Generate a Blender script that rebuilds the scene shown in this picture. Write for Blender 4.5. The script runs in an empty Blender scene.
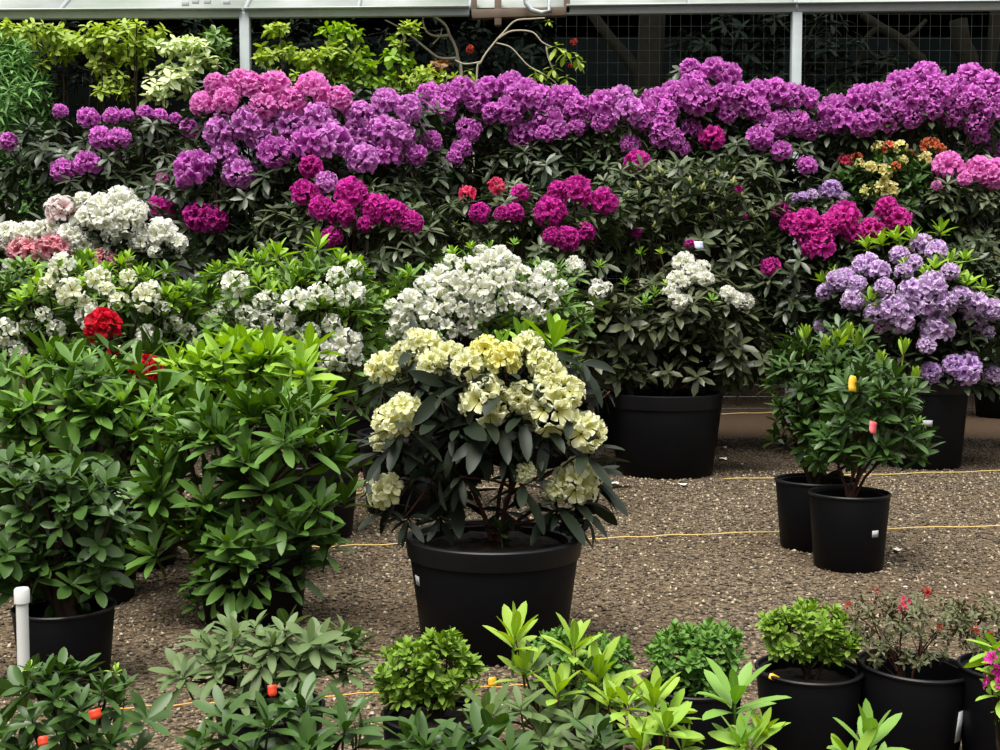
import bpy, math, random
import numpy as np
from mathutils import Vector, Matrix

# ------------------------------------------------------------------ camera, sky, sun, exposure
scene = bpy.context.scene
COL = scene.collection
F, CX, CY = 1200.0, 500.0, 375.0          # focal length in pixels of the 1000x750 frame
EYE = 1.11
PITCH = math.atan(75.0 / F)

cam_data = bpy.data.cameras.new('camera')
cam_data.sensor_width = 36.0
cam_data.lens = 36.0 * F / 1000.0
cam_data.clip_end = 200
cam = bpy.data.objects.new('camera', cam_data)
COL.objects.link(cam)
cam.location = (0, 0, EYE)
cam.rotation_euler = (math.pi / 2 - PITCH, 0, 0)
scene.camera = cam

scene.view_settings.view_transform = 'Standard'
scene.view_settings.look = 'None'
scene.view_settings.gamma = 1.0
scene.view_settings.use_curve_mapping = False
scene.view_settings.exposure = 0.76

world = bpy.data.worlds.new('overcast_sky')
scene.world = world
world.use_nodes = True
wn = world.node_tree.nodes
wl = world.node_tree.links
wn.clear()
w_out = wn.new('ShaderNodeOutputWorld')
w_bg = wn.new('ShaderNodeBackground')
w_tc = wn.new('ShaderNodeTexCoord')
w_sep = wn.new('ShaderNodeSeparateXYZ')
w_ramp = wn.new('ShaderNodeValToRGB')
wl.new(w_tc.outputs['Generated'], w_sep.inputs[0])
wl.new(w_sep.outputs['Z'], w_ramp.inputs[0])
e = w_ramp.color_ramp.elements
e[0].position = 0.0
e[0].color = (0.10, 0.11, 0.10, 1)
e[1].position = 1.0
e[1].color = (1.0, 1.0, 0.98, 1)
m_ = e.new(0.25)
m_.color = (0.24, 0.25, 0.255, 1)
m_ = e.new(0.6)
m_.color = (0.80, 0.82, 0.83, 1)
wl.new(w_ramp.outputs[0], w_bg.inputs[0])
w_bg.inputs[1].default_value = 0.92
wl.new(w_bg.outputs[0], w_out.inputs[0])

sun_data = bpy.data.lights.new('sun', 'SUN')
sun_data.energy = 3.9
sun_data.angle = math.radians(40)
sun_data.color = (1.0, 0.97, 0.90)
sun = bpy.data.objects.new('sun', sun_data)
COL.objects.link(sun)
sun.location = (-3, -2, 8)
sun.rotation_euler = Vector((0.16, 0.32, -1.0)).to_track_quat('-Z', 'Y').to_euler()

# ------------------------------------------------------------------ pixel <-> place
FW = np.array((0, math.cos(PITCH), -math.sin(PITCH)))
UPV = np.array((0, math.sin(PITCH), math.cos(PITCH)))
RT = np.array((1.0, 0, 0))
EYEV = np.array((0, 0, EYE))


def ray(px, py):
    return FW + RT * ((px - CX) / F) + UPV * ((CY - py) / F)


def at(px, py, d):
    r = ray(px, py)
    return EYEV + r * (d / r[1])


def ground(px, py, z=0.0):
    r = ray(px, py)
    return EYEV + r * ((z - EYE) / r[2])


def srgb(r, g, b):
    def f(c):
        c /= 255.0
        return c / 12.92 if c <= 0.04045 else ((c + 0.055) / 1.055) ** 2.4
    return (f(r), f(g), f(b), 1.0)


# ------------------------------------------------------------------ materials
MATS = {}


def base_mat(name):
    m = bpy.data.materials.new(name)
    m.use_nodes = True
    m.node_tree.nodes.clear()
    return m, m.node_tree.nodes, m.node_tree.links


def solid(name, col, rough=0.5, metal=0.0, noise=0.15, scale=30.0, spec=0.5, bump=0.0):
    if name in MATS:
        return MATS[name]
    m, n, l = base_mat(name)
    out = n.new('ShaderNodeOutputMaterial')
    p = n.new('ShaderNodeBsdfPrincipled')
    tc = n.new('ShaderNodeTexCoord')
    nz = n.new('ShaderNodeTexNoise')
    nz.inputs['Scale'].default_value = scale
    nz.inputs['Detail'].default_value = 5
    l.new(tc.outputs['Object'], nz.inputs['Vector'])
    mx = n.new('ShaderNodeMix')
    mx.data_type = 'RGBA'
    mx.inputs[6].default_value = tuple(c * (1 - noise) for c in col[:3]) + (1,)
    mx.inputs[7].default_value = tuple(min(1, c * (1 + noise)) for c in col[:3]) + (1,)
    l.new(nz.outputs['Fac'], mx.inputs[0])
    l.new(mx.outputs[2], p.inputs['Base Color'])
    p.inputs['Roughness'].default_value = rough
    p.inputs['Metallic'].default_value = metal
    p.inputs['Specular IOR Level'].default_value = spec
    if bump:
        b = n.new('ShaderNodeBump')
        b.inputs['Strength'].default_value = bump
        b.inputs['Distance'].default_value = 0.01
        l.new(nz.outputs['Fac'], b.inputs['Height'])
        l.new(b.outputs[0], p.inputs['Normal'])
    l.new(p.outputs[0], out.inputs[0])
    MATS[name] = m
    return m


def leaf_mat(name, dark, light, rib, under=None, rough=0.46, trans=0.25, spec=0.28, gain=0.53):
    """attribute 'leaf': r = per-leaf random, g = along the blade, b = across (0 midrib .. 1 edge)"""
    if name in MATS:
        return MATS[name]
    dim = lambda c: tuple(x * gain for x in c[:3]) + (1,)
    dark, light, rib = dim(dark), dim(light), dim(rib)
    under = dim(under) if under else None
    m, n, l = base_mat(name)
    out = n.new('ShaderNodeOutputMaterial')
    p = n.new('ShaderNodeBsdfPrincipled')
    at_ = n.new('ShaderNodeAttribute')
    at_.attribute_name = 'leaf'
    sp = n.new('ShaderNodeSeparateColor')
    l.new(at_.outputs['Color'], sp.inputs[0])
    r1 = n.new('ShaderNodeMix')
    r1.data_type = 'RGBA'
    r1.inputs[6].default_value = dark
    r1.inputs[7].default_value = light
    l.new(sp.outputs[0], r1.inputs[0])
    mr = n.new('ShaderNodeMapRange')
    mr.inputs[1].default_value = 0.22
    mr.inputs[2].default_value = 0.04
    mr.inputs[3].default_value = 0.0
    mr.inputs[4].default_value = 0.7
    l.new(sp.outputs[2], mr.inputs[0])
    r2 = n.new('ShaderNodeMix')
    r2.data_type = 'RGBA'
    r2.inputs[7].default_value = rib
    l.new(mr.outputs[0], r2.inputs[0])
    l.new(r1.outputs[2], r2.inputs[6])
    geo = n.new('ShaderNodeNewGeometry')
    r3 = n.new('ShaderNodeMix')
    r3.data_type = 'RGBA'
    r3.inputs[7].default_value = under if under else tuple(min(1, c * 1.25 + 0.01) for c in light[:3]) + (1,)
    l.new(geo.outputs['Backfacing'], r3.inputs[0])
    l.new(r2.outputs[2], r3.inputs[6])
    l.new(r3.outputs[2], p.inputs['Base Color'])
    p.inputs['Roughness'].default_value = rough
    p.inputs['Specular IOR Level'].default_value = spec
    tr = n.new('ShaderNodeBsdfTranslucent')
    hs = n.new('ShaderNodeHueSaturation')
    hs.inputs['Hue'].default_value = 0.485
    hs.inputs['Saturation'].default_value = 1.15
    hs.inputs['Value'].default_value = 1.4
    l.new(r1.outputs[2], hs.inputs['Color'])
    l.new(hs.outputs[0], tr.inputs[0])
    ms = n.new('ShaderNodeMixShader')
    ms.inputs[0].default_value = trans
    l.new(p.outputs[0], ms.inputs[1])
    l.new(tr.outputs[0], ms.inputs[2])
    l.new(ms.outputs[0], out.inputs[0])
    MATS[name] = m
    return m


def petal_mat(name, throat, mid, edge, var=0.25, trans=0.48):
    """attribute 'leaf': r = per-floret random, g = throat..edge, b = blotch"""
    if name in MATS:
        return MATS[name]
    m, n, l = base_mat(name)
    out = n.new('ShaderNodeOutputMaterial')
    d = n.new('ShaderNodeBsdfPrincipled')
    d.inputs['Roughness'].default_value = 0.65
    d.inputs['Specular IOR Level'].default_value = 0.2
    at_ = n.new('ShaderNodeAttribute')
    at_.attribute_name = 'leaf'
    sp = n.new('ShaderNodeSeparateColor')
    l.new(at_.outputs['Color'], sp.inputs[0])
    rp = n.new('ShaderNodeValToRGB')
    el = rp.color_ramp.elements
    el[0].position = 0.12
    el[0].color = throat
    el[1].position = 1.0
    el[1].color = edge
    k = el.new(0.5)
    k.color = mid
    l.new(sp.outputs[1], rp.inputs[0])
    bl = n.new('ShaderNodeMix')
    bl.data_type = 'RGBA'
    bl.inputs[7].default_value = throat
    l.new(sp.outputs[2], bl.inputs[0])
    l.new(rp.outputs[0], bl.inputs[6])
    hs = n.new('ShaderNodeHueSaturation')
    mr = n.new('ShaderNodeMapRange')
    mr.inputs[3].default_value = 1.0 - var
    mr.inputs[4].default_value = 1.0 + var * 0.4
    l.new(sp.outputs[0], mr.inputs[0])
    l.new(mr.outputs[0], hs.inputs['Value'])
    l.new(bl.outputs[2], hs.inputs['Color'])
    l.new(hs.outputs[0], d.inputs['Base Color'])
    t = n.new('ShaderNodeBsdfTranslucent')
    l.new(hs.outputs[0], t.inputs[0])
    ms = n.new('ShaderNodeMixShader')
    ms.inputs[0].default_value = trans
    l.new(d.outputs[0], ms.inputs[1])
    l.new(t.outputs[0], ms.inputs[2])
    l.new(ms.outputs[0], out.inputs[0])
    MATS[name] = m
    return m


S = srgb
M_POT = solid('black_nursery_plastic', S(9, 9, 12), 0.5, noise=0.25, scale=8, spec=0.12)
M_RIM = solid('black_nursery_plastic_rim', S(14, 14, 17), 0.42, noise=0.2, scale=8, spec=0.25)
M_SOIL = solid('potting_bark', S(30, 24, 19), 0.95, noise=0.7, scale=60, spec=0.1, bump=0.8)
M_BARK = solid('twig_bark', S(48, 39, 31), 0.9, noise=0.4, scale=40, spec=0.08)
M_BARK_RED = solid('reddish_twig', S(70, 42, 34), 0.8, noise=0.4, scale=40, spec=0.2)
M_BARK_PALE = solid('pale_bare_twig', S(176, 166, 146), 0.8, noise=0.3, scale=40, spec=0.15)
M_TRUNK = solid('dark_trunk_bark', S(62, 58, 54), 0.95, noise=0.5, scale=18, spec=0.1, bump=0.6)
M_STICK = solid('white_sticker', S(178, 181, 184), 0.7, noise=0.08, scale=200)
M_GALV = solid('galvanised_steel', S(176, 184, 186), 0.5, metal=0.1, noise=0.15, scale=14)
M_PVC = solid('white_pvc', S(205, 206, 204), 0.45, noise=0.10, scale=12)
M_WOOD = solid('weathered_wood', S(112, 98, 86), 0.85, noise=0.3, scale=12, spec=0.15)
M_WIRE = solid('grey_wire', S(110, 116, 116), 0.5, metal=0.6, noise=0.1)
M_STRING = solid('yellow_twine', S(205, 178, 112), 0.8, noise=0.25, scale=30)
M_STRING_O = solid('orange_twine', S(204, 152, 78), 0.8, noise=0.25, scale=30)
M_BLACK_SHEET = solid('black_sheet', S(8, 11, 11), 0.95, noise=0.4, scale=3, spec=0.0)  # matte black; on the backdrop it stands in for deep shade
M_YTAG = solid('yellow_tag', S(214, 164, 30), 0.5, noise=0.1)
M_PTAG = solid('pink_tag', S(200, 84, 92), 0.5, noise=0.1)
M_OTAG = solid('orange_red_tag', S(206, 62, 30), 0.5, noise=0.15)
M_BTAG = solid('blue_tag', S(196, 202, 226), 0.5, noise=0.1)
M_PETALW = solid('fallen_petal_white', S(226, 224, 212), 0.7, noise=0.08)

# leaves
L_MID = leaf_mat('leaf_mid_green', S(36, 66, 26), S(82, 122, 46), S(120, 150, 90), rough=0.36, spec=0.4, gain=0.43)
L_FRESH = leaf_mat('leaf_fresh_green', S(56, 92, 36), S(112, 150, 66), S(150, 176, 110), rough=0.4, spec=0.35, gain=0.6)
L_OLIVED = leaf_mat('leaf_dark_olive', S(44, 54, 34), S(92, 104, 66), S(126, 136, 96), S(100, 108, 74), trans=0.15, rough=0.36, spec=0.42, gain=0.55)
L_DARK = leaf_mat('leaf_dark_green', S(26, 46, 24), S(60, 88, 44), S(90, 112, 80), S(84, 100, 68), trans=0.15, rough=0.36, spec=0.42, gain=0.46)
L_GREYG = leaf_mat('leaf_grey_green', S(44, 66, 38), S(94, 120, 66), S(130, 146, 108), S(110, 124, 88), trans=0.15, rough=0.38, spec=0.4, gain=0.56)
L_GLOSS = leaf_mat('leaf_glossy_green', S(44, 78, 24), S(100, 144, 54), S(120, 160, 90), rough=0.36)
L_CREAM = leaf_mat('leaf_black_green', S(22, 40, 20), S(50, 72, 36), S(74, 92, 66), S(56, 70, 50), trans=0.08, rough=0.48, spec=0.22, gain=0.34)
L_NEW = leaf_mat('leaf_young_lime', S(112, 150, 46), S(164, 196, 76), S(196, 214, 120), trans=0.4, gain=0.74)
L_NEWG = leaf_mat('leaf_young_green', S(86, 134, 50), S(134, 176, 80), S(160, 192, 110), trans=0.38, gain=0.74)
L_LIME = leaf_mat('leaf_light_green', S(92, 134, 44), S(146, 182, 68), S(176, 200, 110), trans=0.38, gain=0.86)
L_OLIVE = leaf_mat('leaf_olive', S(46, 72, 34), S(120, 150, 80), S(150, 168, 104), S(108, 130, 80), trans=0.2, gain=0.74)
L_BOX = leaf_mat('leaf_small_bright', S(74, 120, 32), S(142, 180, 60), S(160, 190, 90), trans=0.3, gain=0.56)
L_BOXD = leaf_mat('leaf_small_green', S(54, 96, 34), S(100, 144, 58), S(130, 160, 80), trans=0.3, gain=0.74)
L_BROWN = leaf_mat('leaf_azalea_bronze', S(92, 58, 44), S(120, 124, 84), S(140, 140, 100), trans=0.2)
L_SUN = leaf_mat('leaf_sunny_yellow_green', S(70, 104, 36), S(172, 194, 88), S(200, 214, 120), trans=0.5, gain=0.9)
L_SUNP = leaf_mat('leaf_variegated_pale', S(120, 152, 84), S(214, 222, 176), S(220, 226, 180), trans=0.4, gain=1.0)
L_FERN = leaf_mat('needle_fern_green', S(40, 78, 36), S(96, 136, 72), S(96, 136, 72), trans=0.25, gain=1.25)
L_SHADE = leaf_mat('leaf_evergreen_shaded', S(24, 38, 30), S(52, 70, 54), S(64, 80, 64), trans=0.1)  # leaf colour darkened to carry the shade under the roof
L_RUST = leaf_mat('leaf_rust', S(130, 84, 50), S(176, 132, 80), S(180, 140, 90), trans=0.3)

PET = {
    'purple': petal_mat('petal_purple', S(172, 58, 160), S(218, 108, 212), S(238, 160, 232)),
    'orchid': petal_mat('petal_orchid_pink', S(206, 84, 174), S(240, 132, 212), S(248, 172, 230)),
    'violet': petal_mat('petal_violet', S(180, 84, 172), S(224, 136, 222), S(240, 178, 238)),
    'magenta': petal_mat('petal_magenta', S(160, 16, 116), S(208, 38, 162), S(222, 76, 184)),
    'hotpink': petal_mat('petal_hot_pink', S(166, 18, 116), S(216, 46, 164), S(228, 86, 188)),
    'lilac': petal_mat('petal_lilac', S(192, 144, 206), S(228, 200, 240), S(240, 220, 248)),
    'mauve': petal_mat('petal_mauve', S(176, 130, 196), S(216, 178, 234), S(230, 206, 242)),
    'white': petal_mat('petal_white', S(214, 218, 180), S(244, 243, 236), S(248, 247, 244), var=0.10),
    'blush': petal_mat('petal_blush', S(216, 180, 180), S(240, 228, 226), S(246, 236, 234), var=0.10),
    'pink': petal_mat('petal_pink', S(216, 120, 140), S(240, 170, 184), S(246, 196, 204)),
    'cream': petal_mat('petal_cream', S(210, 208, 120), S(242, 242, 196), S(248, 248, 220), var=0.10),
    'ivory': petal_mat('petal_ivory', S(214, 214, 160), S(242, 242, 220), S(247, 247, 236), var=0.10),
    'yellow': petal_mat('petal_yellow', S(218, 208, 96), S(240, 236, 150), S(246, 244, 190), var=0.15),
    'paleyellow': petal_mat('petal_pale_yellow', S(216, 196, 90), S(244, 234, 160), S(248, 240, 196), var=0.15),
    'red': petal_mat('petal_red', S(140, 0, 22), S(206, 10, 40), S(222, 30, 58)),
    'coral': petal_mat('petal_coral_red', S(200, 34, 80), S(238, 70, 116), S(242, 110, 146)),
    'orange': petal_mat('petal_orange', S(210, 76, 40), S(234, 122, 84), S(242, 168, 126)),
    'brick': petal_mat('petal_brick_red', S(150, 30, 26), S(196, 62, 52), S(206, 90, 76)),
    'bud': petal_mat('flower_bud_green', S(110, 126, 60), S(160, 168, 104), S(196, 190, 140), var=0.2, trans=0.15),
}

# ------------------------------------------------------------------ mesh helpers


def new_mesh(name, V, Fq, mats, attr=None, smooth=True, matidx=None):
    """V (n,3); Fq list of (m,k) int arrays"""
    me = bpy.data.meshes.new(name)
    V = np.asarray(V, dtype=np.float32)
    if not isinstance(Fq, list):
        Fq = [Fq]
    Fq = [np.asarray(f, dtype=np.int32) for f in Fq if len(f)]
    nl = sum(f.size for f in Fq)
    npoly = sum(len(f) for f in Fq)
    me.vertices.add(len(V))
    me.vertices.foreach_set('co', V.ravel())
    me.loops.add(nl)
    me.loops.foreach_set('vertex_index', np.concatenate([f.ravel() for f in Fq]))
    me.polygons.add(npoly)
    cnt = np.concatenate([np.full(len(f), f.shape[1], dtype=np.int32) for f in Fq])
    st = np.concatenate([[0], np.cumsum(cnt)[:-1]]).astype(np.int32)
    me.polygons.foreach_set('loop_start', st)
    if smooth:
        me.polygons.foreach_set('use_smooth', np.ones(npoly, dtype=bool))
    for m in (mats if isinstance(mats, (list, tuple)) else [mats]):
        me.materials.append(m)
    if matidx is not None:
        me.polygons.foreach_set('material_index', np.asarray(matidx, dtype=np.int32))
    me.update(calc_edges=True)
    if attr is not None:
        a = me.color_attributes.new('leaf', 'FLOAT_COLOR', 'POINT')
        c = np.ones((len(V), 4), dtype=np.float32)
        c[:, :3] = attr
        a.data.foreach_set('color', c.ravel())
    return me


def link(name, me, parent=None, loc=None):
    o = bpy.data.objects.new(name, me)
    COL.objects.link(o)
    if parent is not None:
        o.parent = parent
    if loc is not None:
        o.location = loc
    return o


def tag(o, label, cat, group=None, kind=None):
    o['label'] = label
    if cat:
        o['category'] = cat
    if group:
        o['group'] = group
    if kind:
        o['kind'] = kind


def thing(name, label, cat, loc, group=None):
    o = bpy.data.objects.new(name, None)
    o.empty_display_size = 0.1
    COL.objects.link(o)
    o.location = tuple(float(c) for c in loc)
    tag(o, label, cat, group)
    return o


def unit(v):
    v = np.asarray(v, dtype=float)
    return v / (np.linalg.norm(v, axis=-1, keepdims=True) + 1e-9)


def lathe(profile, seg=40):
    """profile list of (r,z) -> V, quads"""
    n = len(profile)
    a = np.linspace(0, 2 * np.pi, seg, endpoint=False)
    V = np.zeros((n, seg, 3))
    for i, (r, z) in enumerate(profile):
        V[i, :, 0] = r * np.cos(a)
        V[i, :, 1] = r * np.sin(a)
        V[i, :, 2] = z
    idx = np.arange(n * seg).reshape(n, seg)
    nx = np.roll(idx, -1, axis=1)
    Q = np.stack([idx[:-1], nx[:-1], nx[1:], idx[1:]], axis=-1).reshape(-1, 4)
    return V.reshape(-1, 3), Q


def tubes(paths, seg=6):
    """paths: list of (points (k,3), radii (k,)) -> V,Q"""
    Vs, Qs, off = [], [], 0
    for P, R in paths:
        P = np.asarray(P, float)
        R = np.broadcast_to(np.asarray(R, float), (len(P),))
        T = unit(np.gradient(P, axis=0))
        ref = np.array((0, 0, 1.0)) if abs(T[:, 2]).mean() < 0.8 else np.array((1.0, 0, 0))
        A = unit(np.cross(T, ref))
        B = np.cross(T, A)
        a = np.linspace(0, 2 * np.pi, seg, endpoint=False)
        V = P[:, None, :] + R[:, None, None] * (np.cos(a)[None, :, None] * A[:, None, :] + np.sin(a)[None, :, None] * B[:, None, :])
        k = len(P)
        idx = np.arange(k * seg).reshape(k, seg) + off
        nx = np.roll(idx, -1, axis=1)
        Q = np.stack([idx[:-1], nx[:-1], nx[1:], idx[1:]], axis=-1).reshape(-1, 4)
        Vs.append(V.reshape(-1, 3))
        Qs.append(Q)
        off += k * seg
        # end caps as fans of quads collapsed to a centre point
        for end in (0, k - 1):
            c = np.array([P[end]])
            Vs.append(c)
            ring = idx[end]
            r2 = np.roll(ring, -1)
            Qs.append(np.stack([ring, r2, np.full(seg, off), np.full(seg, off)], axis=-1)[:, :3])
            off += 1
    quads = [q for q in Qs if q.shape[1] == 4]
    tris = [q for q in Qs if q.shape[1] == 3]
    return np.concatenate(Vs), [np.concatenate(quads), np.concatenate(tris)]


def boxes(lst):
    """list of (center, half sizes, 3x3 rotation or None)"""
    c8 = np.array([(x, y, z) for x in (-1, 1) for y in (-1, 1) for z in (-1, 1)], float)
    q = np.array([(0, 1, 3, 2), (4, 6, 7, 5), (0, 4, 5, 1), (2, 3, 7, 6), (0, 2, 6, 4), (1, 5, 7, 3)])
    Vs, Qs = [], []
    for i, (c, h, R) in enumerate(lst):
        v = c8 * np.asarray(h)
        if R is not None:
            v = v @ np.asarray(R).T
        Vs.append(v + np.asarray(c))
        Qs.append(q + 8 * i)
    return np.concatenate(Vs), np.concatenate(Qs)


def bevel(o, w=0.003, seg=2):
    b = o.modifiers.new('bevel', 'BEVEL')
    b.width = w
    b.segments = seg
    b.limit_method = 'ANGLE'


def beam(p, q, w, h):
    """box from p to q, width w (sideways), height h"""
    p, q = np.asarray(p, float), np.asarray(q, float)
    t = unit(q - p)
    ref = np.array((0, 0, 1.0)) if abs(t[2]) < 0.9 else np.array((0, 1.0, 0))
    s = unit(np.cross(ref, t))
    u = np.cross(t, s)
    return ((p + q) / 2, (np.linalg.norm(q - p) / 2, w / 2, h / 2), np.stack([t, s, u], axis=1))


# ------------------------------------------------------------------ leaves


def leaf_template(nu):
    if nu >= 5:
        u = np.array([0, 0.2, 0.45, 0.72, 0.9, 1.0])
        w = np.array([0.10, 0.62, 1.0, 0.92, 0.55, 0.04])
    elif nu == 4:
        u = np.array([0, 0.3, 0.7, 1.0])
        w = np.array([0.12, 0.85, 0.95, 0.05])
    else:
        u = np.array([0, 0.5, 1.0])
        w = np.array([0.10, 1.0, 0.06])
    n = len(u)
    T = np.zeros((n, 3, 4))
    for j, s in enumerate((-1, 0, 1)):
        T[:, j, 0] = u
        T[:, j, 1] = s * w
        T[:, j, 2] = abs(s)
        T[:, j, 3] = w
    idx = np.arange(n * 3).reshape(n, 3)
    Q = np.stack([idx[:-1, :-1], idx[:-1, 1:], idx[1:, 1:], idx[1:, :-1]], axis=-1).reshape(-1, 4)
    return T.reshape(-1, 4), Q


def leaf_batch(O, D, N, L, W, curl, fold, rnd, nu):
    T, Q = leaf_template(nu)
    k = len(T)
    D = unit(D)
    Sd = unit(np.cross(N, D))
    N = np.cross(D, Sd)
    u, v, av, w = T[:, 0], T[:, 1], T[:, 2], T[:, 3]
    along = L[:, None] * u[None]
    side = W[:, None] * v[None] * 0.5
    nor = L[:, None] * (-curl[:, None] * u[None] ** 2) + fold[:, None] * W[:, None] * 0.5 * (av * w)[None]
    V = O[:, None, :] + along[..., None] * D[:, None, :] + side[..., None] * Sd[:, None, :] + nor[..., None] * N[:, None, :]
    n = len(O)
    Fq = (Q[None] + (np.arange(n) * k)[:, None, None]).reshape(-1, 4)
    A = np.zeros((n, k, 3))
    A[..., 0] = rnd[:, None]
    A[..., 1] = u[None]
    A[..., 2] = av[None]
    return V.reshape(-1, 3), Fq, A.reshape(-1, 3)


def whorl_leaves(O, AX, st, rng, scale=None):
    """whorls at O with axis AX in leaf style st -> O,D,N,... flattened per leaf"""
    n = st['n']
    m = len(O)
    ref = rng.normal(size=(m, 3))
    A = unit(np.cross(AX, ref))
    B = np.cross(AX, A)
    j = np.arange(n)
    phi = (j * 2.39996)[None, :] + rng.uniform(0, 6.28, (m, 1)) + rng.normal(0, 0.15, (m, n))
    frac = (j / max(1, n - 1))[None, :]
    tilt = np.radians(st['t0'] + (st['t1'] - st['t0']) * frac + rng.normal(0, 7, (m, n)))
    rad = np.cos(phi)[..., None] * A[:, None] + np.sin(phi)[..., None] * B[:, None]
    D = np.sin(tilt)[..., None] * rad + np.cos(tilt)[..., None] * AX[:, None]
    D[..., 2] -= st.get('droop', 0.0)
    N = np.cos(tilt)[..., None] * (-rad) + np.sin(tilt)[..., None] * AX[:, None]
    sc = np.ones((m, 1)) if scale is None else scale[:, None]
    size = (0.62 + 0.38 * np.sin(np.clip(frac * 1.3 + 0.35, 0, 1.57))) * rng.uniform(0.8, 1.12, (m, n)) * sc
    L = st['L'] * size
    W = st['W'] * size
    o = O[:, None] - AX[:, None] * (st['L'] * st.get('stack', 0.25) * frac[..., None]) + rad * (0.02 * st['L'])
    tint = np.clip(rng.uniform(0, 1, (m, 1)) * 0.6 + rng.uniform(0, 1, (m, n)) * 0.4, 0, 1)
    f = lambda a: a.reshape(-1, a.shape[-1])
    N = f(N)
    D = f(D)
    # upper surfaces face the sky
    flip = (N[:, 2] < -0.25)
    N[flip] *= -1
    k = m * n
    return leaf_batch(f(o), D, N, L.ravel(), W.ravel(), rng.uniform(0.4, 1.5, k) * st.get('curl', 0.12),
                      rng.uniform(0.5, 1.3, k) * st.get('fold', 0.25), tint.ravel(), st.get('nu', 4))


def style(L, W, n, t0, t1, mat, **k):
    d = dict(L=L, W=W, n=n, t0=t0, t1=t1, mat=mat)
    d.update(k)
    return d


# ------------------------------------------------------------------ flower trusses (shared meshes, one unit across)
TRUSS = {}


def truss_mesh(kind, var, nf=15, spread=118, fr=0.56):
    if kind in ('purple', 'orchid', 'violet', 'magenta', 'hotpink', 'lilac', 'mauve') and nf >= 13:
        nf, fr = 19, 0.52
    key = (kind, var, nf)
    if key in TRUSS:
        return TRUSS[key]
    rng = np.random.default_rng(abs(hash((len(kind), ord(kind[0]), var, nf))) % 99991)
    t = np.array([0, 0.35, 0.72, 0.92, 1.0])
    hw = np.array([0.60, 0.56, 0.54, 0.34, 0.07])
    s = np.array([-1, -0.5, 0, 0.5, 1])
    nt, ns = len(t), len(s)
    idx = np.arange(nt * ns).reshape(nt, ns)
    Qp = np.stack([idx[:-1, :-1], idx[:-1, 1:], idx[1:, 1:], idx[1:, :-1]], axis=-1).reshape(-1, 4)
    Vs, Qs, As, off = [], [], [], 0
    zmin = math.cos(math.radians(spread))
    for i in range(nf):
        z = 1 - (i + 0.5) / nf * (1 - zmin)
        ph = i * 2.39996 + rng.uniform(-0.25, 0.25)
        z = np.clip(z + rng.uniform(-0.06, 0.06), -1, 1)
        r = math.sqrt(max(0, 1 - z * z))
        d = unit(np.array((r * math.cos(ph), r * math.sin(ph), z)) + rng.normal(0, 0.14, 3))
        a = unit(np.cross(d, rng.normal(size=3)))
        b = np.cross(d, a)
        rr = rng.uniform(0, 1)
        f = fr * rng.uniform(0.85, 1.15)
        ext = rng.uniform(0.80, 1.16)
        for p in range(5):
            p0 = p * 2 * math.pi / 5 + rng.normal(0, 0.06)
            ruf = rng.uniform(0, 6.28)
            rad = f * (0.10 + 0.90 * t[:, None] ** 0.85) * (1 - 0.14 * s[None] ** 2 * t[:, None]) * rng.uniform(0.88, 1.12)
            ang = p0 + s[None] * hw[:, None]
            h = ext * (0.52 + 0.42 * t[:, None] ** 0.6 - 0.16 * t[:, None] ** 4) + 0.055 * np.sin(s[None] * 4.2 + ruf) * t[:, None] + 0.04 * s[None] ** 2 * t[:, None]
            V = d * h[..., None] + rad[..., None] * (np.cos(ang)[..., None] * a + np.sin(ang)[..., None] * b)
            Vs.append(V.reshape(-1, 3))
            Qs.append(Qp + off)
            A = np.zeros((nt, ns, 3))
            A[..., 0] = np.clip(rr + rng.uniform(-0.15, 0.15), 0, 1)
            A[..., 1] = t[:, None]
            if p == 0:
                A[1:3, 1:4, 2] = 0.45
            As.append(A.reshape(-1, 3))
            off += nt * ns
    V = np.concatenate(Vs) / 1.25
    me = new_mesh('truss_' + kind, V, np.concatenate(Qs), PET[kind], np.concatenate(As))
    TRUSS[key] = me
    return me


def bud_mesh(var):
    key = ('bud', var)
    if key in TRUSS:
        return TRUSS[key]
    rng = np.random.default_rng(100 + var)
    Vs, Qs, As, off = [], [], [], 0
    prof = [(0.05, -0.5), (0.30, -0.25), (0.42, 0.1), (0.30, 0.55), (0.12, 0.85), (0.01, 1.0)]
    for i in range(5):
        v, q = lathe(prof, 8)
        sc = 1.0 if i == 0 else rng.uniform(0.4, 0.65)
        v = v * (np.array((0.8, 0.8, 1.0)) * sc)
        if i:
            th = i * 1.6
            v = v + np.array((0.42 * math.cos(th), 0.42 * math.sin(th), -0.25))
        Vs.append(v)
        Qs.append(q + off)
        A = np.zeros((len(v), 3))
        A[:, 0] = rng.uniform(0, 1)
        A[:, 1] = np.repeat(np.linspace(0.1, 1, len(prof)), 8)
        As.append(A)
        off += len(v)
    me = new_mesh('bud_cluster', np.concatenate(Vs), np.concatenate(Qs), PET['bud'], np.concatenate(As))
    TRUSS[key] = me
    return me


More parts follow.
